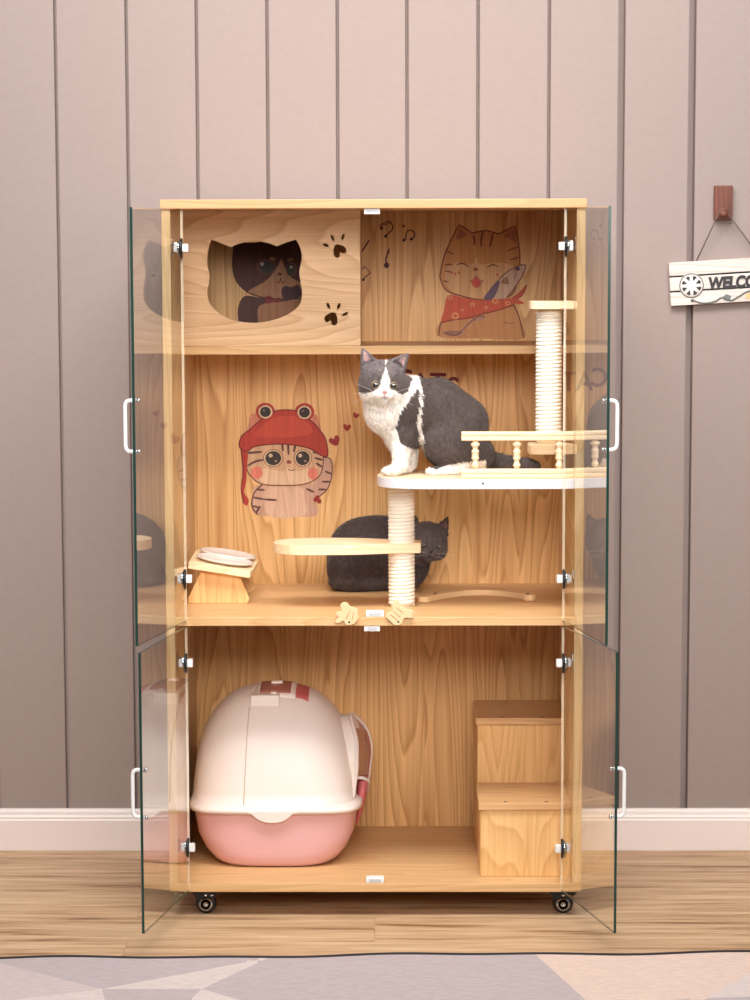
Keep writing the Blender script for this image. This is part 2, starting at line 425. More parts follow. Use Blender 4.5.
    obj('edge_binding', bm, plain('dark_binding', (40, 30, 34), .8), t)
rug()

# ------------------------------------------------------------------ cabinet
B0 = .05; W = .80; H = 1.3332; D = .5229; T = .017; XI = W/2-T
ZM = B0+.5393                 # top of middle shelf
ZT = B0+H
ZS = 1.0985                    # top of the upper shelf
YS = .262                     # its front edge
cab = thing('cat_cabinet', 'tall open pine cat cabinet on castors with four glass doors and cat pictures', 'cabinet', (0, D/2, B0))
def box_part(name, lo, hi, m, par=cab, bev=.0012):
    bm = bm_new(); add_box(bm, lo, hi, bev); return obj(name, bm, m, par)
M_EDGE = M_SHELF
box_part('side_panel', (-W/2, 0, B0+T), (-XI, D, ZT-T), M_SIDE)
box_part('side_panel', (XI, 0, B0+T), (W/2, D, ZT-T), M_SIDE)
box_part('bottom_panel', (-W/2, 0, B0), (W/2, D+.012, B0+T), M_SHELF)
box_part('top_panel', (-W/2-.002, -.004, ZT-T), (W/2+.002, D+.012, ZT), wood('pine_top', (190, 142, 96), (208, 162, 116), 'X', 4, 6))
box_part('middle_shelf', (-XI, 0, ZM-T), (XI, D, ZM), M_SHELF)
box_part('upper_shelf', (-XI, YS, ZS-T), (XI, D, ZS), M_SHELF)
box_part('back_panel', (-W/2, D, B0+T), (W/2, D+.012, ZT-T), M_BACK)

# hideaway front with the cat-head opening and two paw prints
def px_plate(px, Y): return [(lambda q: (q.x, q.z))(aty(u, v, Y)) for u, v in px]
def crop(pts, ox, oy, s): return [(ox+x/s, oy+y/s) for x, y in pts]
def sm(pts, n=5): return [(p.x, p.y) for p in smooth_path([Vector((x, y, 0)) for x, y in pts], n, True)]
def paw(cx, cy, s, rot):
    outs = []
    heart = [(0, -.35), (.35, -.75), (.8, -.7), (1, -.25), (.75, .3), (.35, .75), (0, 1.1), (-.35, .75), (-.75, .3), (-1, -.25), (-.8, -.7), (-.35, -.75)]
    c, sn = math.cos(rot), math.sin(rot)
    outs.append(sm([(cx+s*(x*c-y*sn), cy+s*(x*sn+y*c)) for x, y in heart], 3))
    return outs
cut = []
k1 = crop([(95, 130), (135, 146), (180, 163), (225, 146), (290, 138), (345, 146), (383, 160), (425, 143), (468, 130), (487, 170), (493, 215), (482, 270), (488, 320), (495, 370), (478, 425), (400, 475), (290, 498), (180, 482), (100, 430), (75, 370), (82, 330), (87, 290), (76, 250), (75, 215), (82, 165)], 190, 210, 4.41)
sharp = {0, 2, 6, 8}
def semi_smooth(pts, sharp, n=4):
    """smooth closed outline that keeps some corners"""
    out = []; m = len(pts); P = [Vector((x, y, 0)) for x, y in pts]
    for i in range(m):
        b, c = P[i], P[(i+1) % m]
        a = b*2-c if i in sharp else P[i-1]; d = c*2-b if (i+1) % m in sharp else P[(i+2) % m]
        for k in range(n):
            t = k/n; q = .5*((2*b)+(-a+c)*t+(2*a-5*b+4*c-d)*t*t+(-a+3*b-3*c+d)*t*t*t); out.append((q.x, q.y))
    return out
cut.append(px_plate(semi_smooth(k1, sharp), YS))
def toe(u0, v0, u1, v1, w=1.4):
    dx, dy = u1-u0, v1-v0; l = math.hypot(dx, dy); nx, ny = -dy/l*w, dx/l*w
    return sm([(u0, v0), (u0+dx*.3+nx, v0+dy*.3+ny), (u0+dx*.75+nx*.9, v0+dy*.75+ny*.9), (u1, v1), (u0+dx*.75-nx*.9, v0+dy*.75-ny*.9), (u0+dx*.3-nx, v0+dy*.3-ny)], 3)
def heartpx(cx, cy, s, rot):
    heart = [(0, -.35), (.35, -.78), (.8, -.72), (1, -.25), (.75, .3), (.4, .72), (0, .95), (-.4, .72), (-.75, .3), (-1, -.25), (-.8, -.72), (-.35, -.78)]
    c, sn = math.cos(rot), math.sin(rot)
    return sm([(cx+s*(x*c-y*sn), cy+s*(x*sn+y*c)) for x, y in heart], 3)
A = crop([(657, 178)], 190, 210, 4.41)[0]
cut.append(px_plate(heartpx(A[0], A[1], 7, 2.55), YS))
for a in (((585, 150), (612, 160)), ((622, 110), (636, 137)), ((680, 105), (668, 135))):
    q = crop(a, 190, 210, 4.41); cut.append(px_plate(toe(*q[0], *q[1]), YS))
A = crop([(625, 478)], 190, 210, 4.41)[0]
cut.append(px_plate(heartpx(A[0], A[1], 7, -2.7), YS))
for a in (((604, 408), (616, 436)), ((662, 410), (650, 438)), ((699, 452), (670, 466))):
    q = crop(a, 190, 210, 4.41); cut.append(px_plate(toe(*q[0], *q[1]), YS))
xr = aty(360.3, 280, YS).x
outer = [(-XI+.0005, ZS+.0005), (xr, ZS+.0005), (xr, ZT-T-.0005), (-XI+.0005, ZT-T-.0005)]
curve_plate('hideaway_front', [outer]+cut, YS, .012, [M_FRONT, M_CUT], cab)

box_part('hideaway_side', (xr-.010, YS+.0125, ZS+.0003), (xr-.0005, D-.0003, ZT-T-.0003), M_SIDE)

# glass doors ---------------------------------------------------------------
GT = .005
def door(s, ang, zb, zt, hz, uh, label=None):
    """s=-1 left, +1 right; opened 90+ang degrees"""
    a = math.radians(ang); dx, dy = s*math.sin(a), -math.cos(a)
    X = s*(XI-.0211); w = .3422
    th = math.atan2(dy, dx); o = -1 if s < 0 else 1      # outer side in local y
    dnode = node('glass_door', cab, (X, -D/2, zb-B0), th)
    bm = bm_new(); M = wmat(dnode)
    fs = add_box(bm, (0, -GT/2, 0), (w, GT/2, zt-zb), 0)
    bm.normal_update()
    for f in bm.faces: f.material_index = 0 if abs(f.normal.y) > .9 else (2 if f.normal.x < -.9 else 1)
    bm.transform(M)
    obj('pane', bm, [M_GLASS, M_GEDGE, M_GEDGE2], dnode)
    # handle: white bow with its two screw collars
    z0, z1 = uh[0]-zb, uh[1]-zb; xh = w-.018
    bm = bm_new(); y0 = o*GT/2; r = .0036; out = o*.0185
    pth = [(xh, y0, z0), (xh, y0+out*.55, z0)]+[(xh, y0+out*(.55+.45*math.sin(t)), z0+.010*(1-math.cos(t))) for t in (.4, .8, 1.2)]
    pth += [(xh, y0+out, z0+.012), (xh, y0+out, z1-.012)]
    pth += [(xh, y0+out*(.55+.45*math.sin(t)), z1-.010*(1-math.cos(t))) for t in (1.2, .8, .4)]+[(xh, y0+out*.55, z1), (xh, y0, z1)]
    add_tube(bm, pth, r, 12); bm.transform(M); obj('handle', bm, M_HANDLE, dnode)
    for zz in (z0, z1):
        bm = bm_new(); add_lathe(bm, [(.0045, -o*.0040-o*GT/2), (.0045, -o*GT/2)], (xh, 0, zz), 14, 'Y'); bm.transform(M); obj('handle_screw', bm, M_CHROME, dnode)
    # hinges
    for z in hz:
        h = node('hinge', dnode, (0, 0, z-zb), 0)
        bm = bm_new(); xw = s*XI; xd = X
        # chrome arm from side panel to the pane, world coordinates
        def bx(x0, x1, *r, **k): add_box(bm, (min(x0, x1), r[0], r[1]), (max(x0, x1), r[2], r[3]), .0015)
        bx(xw, xw-s*.003, .002, z-.016, .030, z+.016)
        bx(xw-s*.006, xw-s*.016, .000, z-.010, .012, z+.010)
        obj('hinge_arm', bm, M_CHROME, h)
        bm = bm_new(); add_lathe(bm, [(.0, 0), (.012, 0), (.013, .0015), (.013, .005), (.011, .0065), (0, .0065)], (min(xw-s*.013, xw-s*.0195), -.006, z), 24, 'X'); obj('hinge_cup', bm, M_CHROME, h)
        bm = bm_new(); add_lathe(bm, [(0, 0), (.0190, 0), (.0190, .0038), (0, .0038)], (xd-.0019, -.009, z-.001), 24, 'X'); obj('hinge_gasket', bm, M_BLACK, h)
        bm = bm_new(); add_box(bm, (min(xd-s*.0022, xd-s*.0135), -.020, z-.0075), (max(xd-s*.0022, xd-s*.0135), -.004, z+.0075), .0015); obj('hinge_clamp', bm, M_WHITE, h)
    return dnode
zu = B0+.5331
door(-1, 10.37, zu, ZT-T-.001, (1.2931, .6654), (.9319, 1.0234))
door(-1, 9.58, B0+.004, zu-.012, (.5026, .1415), (.2663, .3536))
door(1, 9.72, zu, ZT-T-.001, (aty(566, 246, 0).z, aty(565, 578, 0).z), (aty(612, 449, -.3).z, aty(612, 400, -.3).z))
door(1, 13.14, B0+.004, zu-.012, (aty(567, 662, 0).z, aty(566, 847, 0).z), (aty(618, 815, -.3).z, aty(618, 767, -.3).z))
# magnet catches
for (u0, v0, u1, v1, top) in ((366, 611.5, 384, 618, 1), (364, 624.5, 380, 630, 0), (364, 209.5, 380, 215.5, 0), (366, 878, 384, 885, 1)):
    a = aty(u0, v0, 0); c = aty(u1, v1, 0)
    if top: zb = (ZM if v0 < 700 else B0+T); lo = (a.x, .002, zb); hi = (c.x, .024, zb+.011)
    else: zt = (ZM-T if v0 > 400 else ZT-T); lo = (a.x, .002, zt-.011); hi = (c.x, .020, zt)
    bm = bm_new(); add_box(bm, lo, hi, .0012)
    add_box(bm, (lo[0]+.006, lo[1]-.001, lo[2]+.003), (hi[0]-.006, lo[1]+.001, hi[2]-.003), 0, mi=1)
    obj('magnet_catch', bm, [M_WHITE, plain('catch_grey', (196, 196, 200), .4)], cab)
# castors
def caster(x, y, flip):
    n = node('caster', cab, (x, y-D/2, 0))
    bm = bm_new(); add_box(bm, (x-.030*1, y-.022, B0-.0035), (x+.030, y+.028, B0-.0005), .0008)
    obj('mounting_plate', bm, M_BLACKM, n)
    bm = bm_new()
    for sy in (-1, 1):
        yy = y+sy*.0125
        add_prism(bm, [(x-.031*flip, B0-.003), (x+.028*flip, B0-.003), (x+.024*flip, B0-.010), (x+.016*flip, B0-.015), (x+.008*flip, B0-.030), (x-.004*flip, B0-.034), (x-.014*flip, B0-.026), (x-.022*flip, B0-.012)], yy-.0012, yy+.0012, .0004)
    obj('fork', bm, M_BLACKM, n)
    bm = bm_new(); add_lathe(bm, [(0, -.009), (.015, -.009), (.0195, -.006), (.0205, 0), (.0195, .006), (.015, .009), (0, .009)], (x, y, .0207), 28, 'Y'); obj('wheel', bm, M_BLACK, n)
    bm = bm_new()
    add_lathe(bm, [(.0135, -.0150), (.0135, -.0138), (.010, -.0138), (.010, -.0150)], (x, y, .0207), 26, 'Y'); add_lathe(bm, [(0, -.0165), (.005, -.0160), (.0055, -.0136), (0, -.0136)], (x, y, .0207), 16, 'Y')
    for k in (-1, 1): add_lathe(bm, [(0, -.0155), (.0032, -.015), (.0035, -.0136), (0, -.0136)], (x+.006*k+.006*flip, y, .0395), 12, 'Y')
    obj('wheel_cap', bm, M_CHROME, n)
xl = atz(206, 914, 0).x; xR = atz(563, 914, 0).x
for x, y, f in ((xl, .035, 1), (xR, .035, -1), (xl, .48, 1), (xR, .48, -1)): caster(x, y, 1 if f > 0 else 1)

# ------------------------------------------------------------------ pictures printed on the back
class Print:
    def __init__(s, name, Y=D): s.name = name; s.Y = Y; s.bm = bm_new(); s.mats = []; s.k = 0
    def mi(s, rgb):
        m = printed(rgb)
        if m not in s.mats: s.mats.append(m)
        return s.mats.index(m)
    def poly(s, pts, rgb):
        s.k += 1; t = .0002+.00006*s.k
        P = px_plate(pts, s.Y)
        y = s.Y-t; i = s.mi(rgb)
        vs = [s.bm.verts.new((x, y, z)) for x, z in P]
        f = s.bm.faces.new(vs); f.material_index = i
        f.normal_update()
        if f.normal.y > 0: f.normal_flip()
    def stroke(s, pts, rgb, w=1.0, closed=False, n=4, taper=False):
        P = smooth_path([Vector((x, y, 0)) for x, y in pts], n, closed)
        L = []; R = []; m = len(P)
        s.k += 1; y = s.Y-(.0002+.00006*s.k); i = s.mi(rgb)
        for j, p in enumerate(P):
            a = P[(j-1) % m] if (closed or j) else p; b = P[(j+1) % m] if (closed or j < m-1) else p
            d = (b-a); d = d.normalized() if d.length > 0 else Vector((1, 0, 0)); nn = Vector((-d.y, d.x, 0))
            ww = w/2*(math.sin(PI*(j+.6)/(m+.2))**.5 if taper else 1)
            L.append(p+nn*ww); R.append(p-nn*ww)
        def v(q):
            c = aty(q.x, q.y, s.Y); return s.bm.verts.new((c.x, y, c.z))
        vl = [v(q) for q in L]; vr = [v(q) for q in R]
        for j in range(m if closed else m-1):
            f = s.bm.faces.new((vl[j], vl[(j+1) % m], vr[(j+1) % m], vr[j])); f.material_index = i; f.normal_update()
            if f.normal.y > 0: f.normal_flip()
    def ell(s, c, rx, ry, rgb, rot=0, n=28):
        pts = []
        for k in range(n):
            a = 2*PI*k/n; x = rx*math.cos(a); y = ry*math.sin(a)
            pts.append((c[0]+x*math.cos(rot)-y*math.sin(rot), c[1]+x*math.sin(rot)+y*math.cos(rot)))
        s.poly(pts, rgb)
    def done(s, parent=cab, label=None):
        o = obj(s.name, s.bm, s.mats, parent)
        if label: o['label'] = label
        return o
# 1. dark cat behind the opening
P1 = Print('printed_cat'); c = lambda *p: crop(p, 190, 210, 4.41)
dk = (92, 48, 40)
P1.poly(sm(c((215, 500), (212, 430), (240, 380), (300, 385), (380, 395), (470, 385), (520, 420), (530, 500), (500, 560), (240, 560))), (88, 50, 42))
P1.poly(sm(c((300, 480), (310, 420), (400, 405), (490, 395), (500, 450), (480, 540), (320, 550))), (176, 122, 86))
P1.poly(semi_smooth(c((190, 100), (255, 145), (340, 136), (400, 150), (470, 108), (505, 180), (515, 290), (500, 350), (430, 390), (330, 388), (250, 362), (200, 310), (185, 240), (190, 170)), {0, 4}), dk)
P1.poly(semi_smooth(c((403, 215), (375, 265), (330, 315), (255, 362), (330, 390), (420, 394), (480, 365), (505, 330), (450, 300), (425, 265)), {0}), (186, 132, 94))
P1.ell(c((335, 250))[0], 9.6, 8, (120, 66, 52)); P1.ell(c((338, 252))[0], 7.4, 6.4, (74, 66, 60)); P1.ell(c((318, 238))[0], 1.9, 1.9, (200, 180, 160))
P1.ell(c((448, 262))[0], 5.4, 7, (120, 66, 52)); P1.ell(c((446, 262))[0], 4.2, 5.8, (74, 66, 60)); P1.ell(c((446, 252))[0], 1.5, 1.5, (200, 180, 160))
P1.ell(c((365, 215))[0], 3, 1.7, (178, 122, 88), .3); P1.ell(c((442, 219))[0], 3.2, 1.5, (178, 122, 88), -.4)
P1.ell(c((396, 283))[0], 2.4, 1.6, (120, 60, 50)); P1.stroke(c((378, 316), (392, 322), (400, 300), (405, 322), (420, 314)), (120, 60, 50), .9)
P1.poly(sm(c((405, 350), (420, 335), (445, 340), (480, 332), (490, 380), (440, 395), (408, 388))), (84, 42, 52))
P1.stroke(c((428, 345), (432, 370)), (60, 30, 36), .8); P1.stroke(c((455, 345), (456, 370)), (60, 30, 36), .8)
P1.poly(sm(c((330, 385), (350, 378), (375, 390), (400, 386), (395, 405), (360, 408), (338, 412))), (150, 48, 44))
P1.stroke(c((250, 362), (330, 388), (420, 394)), (96, 44, 36), 1.3)
P1.done(label='dark brown printed cat seen through the cat-head opening')
# 2. laughing orange cat with a fish
P2 = Print('printed_cat'); c = lambda *p: crop(p, 430, 215, 7.14)
ol = (122, 66, 44); tan = (208, 146, 86)
P2.poly(sm(c((80, 765), (280, 735), (480, 680), (600, 640), (640, 740), (668, 880), (360, 880), (66, 870))), (206, 146, 92))
P2.stroke(c((84, 750), (70, 800), (62, 862)), ol, 1.3); P2.stroke(c((598, 640), (640, 740), (668, 878)), ol, 1.3)
hd = c((208, 68), (300, 128), (400, 112), (490, 135), (608, 78), (632, 200), (642, 340), (630, 450), (590, 560), (500, 600), (360, 606), (230, 580), (120, 540), (75, 460), (76, 400), (100, 300), (140, 200))
hs = semi_smooth(hd, {0, 1, 3, 4})
P2.poly(hs, tan)
P2.poly(sm(c((110, 400), (180, 340), (300, 350), (330, 300), (360, 350), (500, 340), (600, 370), (610, 470), (570, 560), (480, 592), (350, 596), (220, 570), (130, 520))), (220, 170, 118))
P2.poly(sm(c((212, 100), (262, 140), (225, 165), (186, 172))), (176, 112, 80)); P2.poly(sm(c((598, 108), (614, 200), (570, 170), (530, 148))), (176, 112, 80))
P2.stroke(hs, ol, 1.35, True, 1)
for a in (((308, 140), (318, 180), (314, 216)), ((378, 118), (366, 170), (366, 228)), ((446, 130), (440, 180), (424, 230))): P2.stroke(c(*a), (130, 72, 42), 2.1, taper=True)
for a in (((105, 355), (165, 355)), ((118, 255), (170, 282)), ((110, 400), (160, 408)), ((90, 470), (135, 478)), ((632, 230), (550, 255)), ((640, 300), (570, 320))): P2.stroke(c(*a), (140, 80, 48), 1.5, taper=True)
P2.stroke(c((186, 355), (235, 346), (280, 372)), ol, 1.3, taper=True); P2.stroke(c((406, 378), (445, 355), (488, 370)), ol, 1.3, taper=True)
P2.ell(c((326, 388))[0], 2.6, 1.7, (170, 84, 66)); P2.stroke(c((285, 470), (310, 474), (326, 440), (345, 472), (382, 468)), ol, 1.0)
P2.poly(sm(c((298, 474), (328, 446), (364, 474), (350, 512), (316, 512))), (204, 78, 62))
for x, y in ((155, 412), (180, 420), (207, 412), (480, 425)): P2.ell(c((x, y))[0], 1.1, 1.5, (204, 104, 72))
P2.poly(sm(c((384, 596), (440, 525), (500, 455), (560, 400), (640, 362), (682, 362), (655, 440), (600, 525), (548, 588), (460, 602))), (204, 168, 142))
P2.poly(sm(c((384, 596), (420, 540), (478, 470), (498, 480), (478, 545), (446, 600))), (112, 88, 104)); P2.poly(sm(c((505, 482), (545, 440), (562, 492))), (158, 114, 84))
P2.stroke(c((490, 460), (560, 400), (640, 362), (685, 362), (655, 440), (600, 525), (548, 588)), (120, 74, 60), 1.1); P2.ell(c((626, 384))[0], 2.3, 2, (96, 70, 96)); P2.stroke(c((600, 385), (612, 420), (600, 460)), (150, 104, 88), .9)
rd = (206, 88, 56)
P2.poly(sm(c((590, 592), (640, 560), (690, 500), (660, 570), (612, 602))), rd); P2.stroke(c((592, 590), (640, 556), (690, 498), (662, 568), (615, 602)), (140, 50, 36), 1)
P2.poly(sm(c((586, 592), (630, 604), (672, 630), (625, 636), (596, 616))), rd)
P2.poly(sm(c((130, 575), (230, 588), (360, 608), (500, 604), (590, 596), (602, 640), (480, 680), (380, 705), (280, 735), (170, 748), (80, 768), (100, 680))), rd)
P2.stroke(c((80, 768), (170, 748), (280, 735), (380, 705), (480, 680), (602, 640)), (140, 50, 36), 1.1)
for x, y, r in ((180, 720, 4), (300, 640, 2.6), (465, 612, 3.4), (555, 630, 2.6), (400, 660, 1.8), (145, 590, 2.4), (230, 680, 1.5)): P2.ell(c((x, y))[0], r, r*.85, (222, 150, 92)); P2.ell(c((x, y))[0], r*.5, r*.42, rd)
P2.poly(sm(c((190, 850), (260, 780), (320, 735), (392, 728), (380, 750), (310, 760), (250, 815), (222, 862))), (188, 140, 118)); P2.poly(sm(c((95, 838), (150, 826), (230, 832), (190, 860), (130, 856))), (160, 110, 100))
P2.stroke(c((95, 838), (190, 858), (280, 770), (350, 725), (392, 730)), (120, 72, 60), .9)
P2.stroke(c((525, 768), (560, 768)), (160, 100, 64), 1); P2.stroke(c((570, 775), (600, 770)), (160, 100, 64), 1)
P2.done(label='printed laughing orange cat in a red bandana holding a fish')
# 3. grey tabby in a red hat
P3 = Print('printed_cat'); c = lambda *p: crop(p, 230, 395, 5.77)
tn = (216, 174, 138); br = (104, 66, 60); red = (182, 62, 48)
P3.poly(sm(c((478, 520), (520, 450), (540, 360), (582, 372), (588, 460), (560, 545), (500, 592))), (200, 156, 134)); P3.stroke(c((540, 360), (582, 372), (588, 460), (560, 545), (500, 595)), br, 1.1)
P3.poly(sm(c((150, 522), (300, 525), (470, 512), (492, 600), (500, 694), (330, 698), (162, 694), (126, 640), (136, 570))), (206, 162, 138))
P3.poly(sm(c((220, 530), (400, 526), (430, 600), (430, 694), (220, 696))), (222, 182, 154))
P3.stroke(c((185, 518), (140, 565), (126, 640), (160, 690)), br, 1.4)
for a in (((150, 545), (200, 548)), ((132, 590), (196, 602)), ((132, 640), (170, 650)), ((196, 602), (270, 606)), ((586, 455), (548, 440)), ((578, 500), (530, 500)), ((556, 545), (510, 545)), ((440, 540), (485, 560)), ((150, 680), (175, 640))): P3.stroke(c(*a), br, 2.2, taper=True)
fc = sm(c((95, 330), (150, 280), (300, 268), (450, 285), (530, 335), (534, 420), (502, 480), (420, 516), (300, 522), (180, 512), (108, 452), (94, 390)))
P3.poly(fc, tn); P3.poly(sm(c((150, 440), (220, 425), (300, 440), (340, 420), (390, 440), (460, 425), (510, 450), (480, 490), (410, 512), (300, 517), (190, 506))), (226, 190, 156)); P3.stroke(fc, (128, 76, 62), 1.2, True, 1)
for a in (((300, 270), (306, 325)), ((335, 270), (338, 345)), ((380, 272), (368, 330)), ((95, 335), (185, 328)), ((98, 410), (150, 382), (195, 374)), ((534, 375), (488, 362)), ((532, 415), (496, 392)), ((520, 335), (480, 330))): P3.stroke(c(*a), br, 2.4, taper=True)
for (x, y, rx, ry) in ((250, 364, 10.2, 8.9), (420, 364, 9.2, 8.9)):
    q = c((x, y))[0]; P3.ell(q, rx, ry, (150, 100, 74)); P3.ell(q, rx-.9, ry-.8, (226, 198, 160)); P3.ell(q, rx-2.2, ry-1.8, (62, 52, 48)); P3.ell((q[0]-2.6, q[1]-2.6), 2, 1.9, (214, 190, 160)); P3.ell((q[0]+2.5, q[1]+3), 1.2, 1.1, (170, 130, 100))
P3.ell(c((340, 386))[0], 2.5, 1.8, (150, 70, 56)); P3.stroke(c((335, 426), (348, 434), (376, 432)), br, .9)
P3.ell(c((156, 448))[0], 5.8, 6.2, (226, 128, 108)); P3.ell(c((478, 452))[0], 5.0, 6.2, (226, 128, 108))
P3.poly(sm(c((62, 310), (102, 325), (98, 420), (94, 500), (82, 560), (108, 602), (100, 634), (78, 620), (66, 540), (76, 440))), red); P3.stroke(c((64, 312), (76, 440), (66, 540), (80, 622)), (120, 36, 32), 1.1)
P3.poly(sm(c((120, 112), (165, 118), (200, 160), (112, 212))), (206, 132, 104)); P3.poly(sm(c((478, 112), (508, 128), (524, 215), (470, 170))), (206, 132, 104))
P3.ell(c((204, 95))[0], 9.6, 8.8, red); P3.ell(c((430, 98))[0], 9.8, 9, red)
ht = sm(c((56, 300), (66, 240), (112, 200), (170, 150), (260, 92), (380, 92), (470, 150), (520, 205), (552, 255), (564, 345), (530, 350), (450, 305), (300, 282), (150, 295), (98, 325)))
P3.poly(ht, red); P3.poly(sm(c((140, 230), (260, 130), (400, 130), (480, 210), (380, 240), (240, 245))), (200, 78, 58)); P3.stroke(ht, (120, 36, 32), 1.2, True, 1)
for (x, y) in ((205, 97), (430, 100)):
    q = c((x, y))[0]; P3.ell(q, 7.6, 7.2, (128, 44, 38)); P3.ell(q, 7, 6.6, (222, 192, 158)); P3.ell(q, 5.4, 5.2, (58, 46, 44)); P3.ell((q[0]-1.5, q[1]-1.5), 1.2, 1.2, (120, 100, 90))
for x, y in ((515, 612), (494, 602), (505, 590)): P3.ell(c((x, y))[0], 2.2, 2.2, (150, 40, 36))
P3.done(label='printed tabby cat in a red hat with frog eyes')
# hearts, notes, word
for (x, y, s_, r_) in ((605, 265, 5.6, -.45), (675, 187, 3.9, .1), (727, 118, 3.2, .3)):
    q = crop([(x, y)], 230, 395, 5.77)[0]; PH = Print('printed_heart'); PH.poly(heartpx(q[0], q[1], s_, r_), (160, 50, 42)); PH.done()
PN = Print('printed_note'); c = lambda *p: crop(p, 355, 210, 10.7); ink = (66, 30, 30)
PN.ell(c((283, 195))[0], 1.7, 1.5, ink); PN.ell(c((328, 280))[0], 1.7, 1.5, ink); PN.stroke(c((283, 195), (275, 160), (370, 118)), ink, 1); PN.stroke(c((328, 280), (405, 195), (370, 118)), ink, 1.2); PN.stroke(c((290, 165), (375, 140)), ink, .8)
PN.done(); PN = Print('printed_note'); PN.ell(c((518, 170))[0], 1.5, 1.5, (110, 60, 44)); PN.done(); PN = Print('printed_note')
PN.ell(c((523, 322))[0], 1.8, 1.4, ink, -.4); PN.ell(c((603, 312))[0], 1.8, 1.4, ink, -.4); PN.stroke(c((540, 318), (550, 240), (590, 215), (630, 235), (636, 270), (617, 308)), ink, 1.2, n=3)
PN.done(); PN = Print('printed_note'); PN.ell(c((338, 592))[0], 2.7, 2.9, ink); PN.stroke(c((338, 590), (330, 520), (368, 415)), ink, 1.4); PN.stroke(c((366, 420), (352, 470)), ink, 1.6)
PN.done(); PN = Print('printed_note'); PN.stroke(c((70, 450), (110, 390), (150, 325)), ink, 1.5); PN.ell(c((55, 452))[0], 2.3, 1.9, ink, -.5)
PN.done(); PN = Print('printed_note'); PN.stroke(c((80, 745), (165, 670), (105, 605), (30, 680)), ink, 1.2, n=1); PN.ell(c((85, 745))[0], 2, 1.5, ink); PN.ell(c((10, 700))[0], 2, 1.5, ink)
PN.done()
lt = []
for ch, u, v, rot in (('C', 395.5, 389.5, .10), ('A', 411.5, 392.0, .0), ('T', 429.5, 391.5, -.03), ('S', 445.5, 395, -.12)):
    bm = text_bm(ch, .056, .0004, 0, .0012)
    for vtx in bm.verts:
        x, z = vtx.co.x, vtx.co.z
        q = aty(u, v, D)
        vtx.co = Vector((q.x+x*math.cos(rot)-z*math.sin(rot), D-.0006+vtx.co.y*.5, q.z+x*math.sin(rot)+z*math.cos(rot)))
    lt.append(bm)
for b_ in lt: obj('printed_letter', b_, printed((112, 34, 28)), cab)

# ------------------------------------------------------------------ climbing perches fixed inside
ZP = .8521
clm = thing('cat_climbing_frame', 'pine climbing platform with railing, rope posts and lower oval perch inside the cabinet', 'cat tree', (.05, .15, ZM))
# platform outline (XY)
xt = .0052; ol_ = [(XI-.0005, .028), (.12, .028), (.075, .033), (.040, .048), (.014, .080), (xt, .125), (xt+.003, .165), (.022, .21), (.055, .245), (.10, .268), (.16, .276), (.26, .262), (XI-.0005, .235)]
def platform():
    path = [(p.x, p.y) for p in smooth_path([Vector((x, y, 0)) for x, y in ol_[1:-1]], 5)]
    out = [ol_[0]]+path+[ol_[-1]]
    bm = bm_new(); n = len(out)
    add_prism(bm, out, ZP-.0195, ZP, .0008, axis='Z'); bm.normal_update()
    for f in bm.faces:
        if abs(f.normal.z) < .7: f.material_index = 1
    obj('platform', bm, [M_LIGHT, M_BAND], clm)
    q = aty(483, 483.5, .028); bm = bm_new(); add_lathe(bm, [(0, .0275), (.0022, .0278), (.0022, .030), (0, .030)], (q.x, 0, q.z), 12, 'Y'); obj('screw', bm, M_GREYR, clm)
platform()
def rope_post(x, y, z0, z1, r, pitch=.0074, rr=.0042):
    n = node('rope_post', clm, (x-.05, y-.15, z0-ZM))
    bm = bm_new(); add_lathe(bm, [(r-.004, z0), (r-.004, z1)], (x, y, 0), 28); obj('post_core', bm, M_ROPE, n)
    bm = bm_new(); turns = (z1-z0-2*rr)/pitch; N = int(turns*26); rnd = random.Random(3)
    pts = []
    for i in range(N+1):
        a = 2*PI*turns*i/N; j = rnd.uniform(-.0004, .0004)
        pts.append((x+(r-rr+j)*math.cos(a), y+(r-rr+j)*math.sin(a), z0+rr+pitch*a/(2*PI)))
    add_tube(bm, pts, rr, 6); obj('sisal_rope', bm, M_ROPE, n)
    return n
px0 = aty(401.5, 550, .155).x
rope_post(px0, .158, ZM, ZP-.0195, .0268)
# low perch: teardrop around the post
def perch():
    z1 = .7176; L = aty(273.5, 543, .15).x; R_ = aty(420.5, 543, .12).x; cy = .16
    pts = [(R_, cy-.030), (R_+.001, cy+.028), (px0-.02, cy+.045), (px0-.09, cy+.070), (L+.07, cy+.072), (L+.025, cy+.052), (L+.003, cy+.02), (L+.003, cy-.022), (L+.028, cy-.055), (L+.07, cy-.068), (px0-.09, cy-.060), (px0-.02, cy-.040)]
    bm = bm_new(); s_ = semi_smooth(pts, {0, 1}, 5); add_prism(bm, s_, z1-.0195, z1, .001, axis='Z'); obj('low_perch', bm, M_LIGHT, clm)
perch()
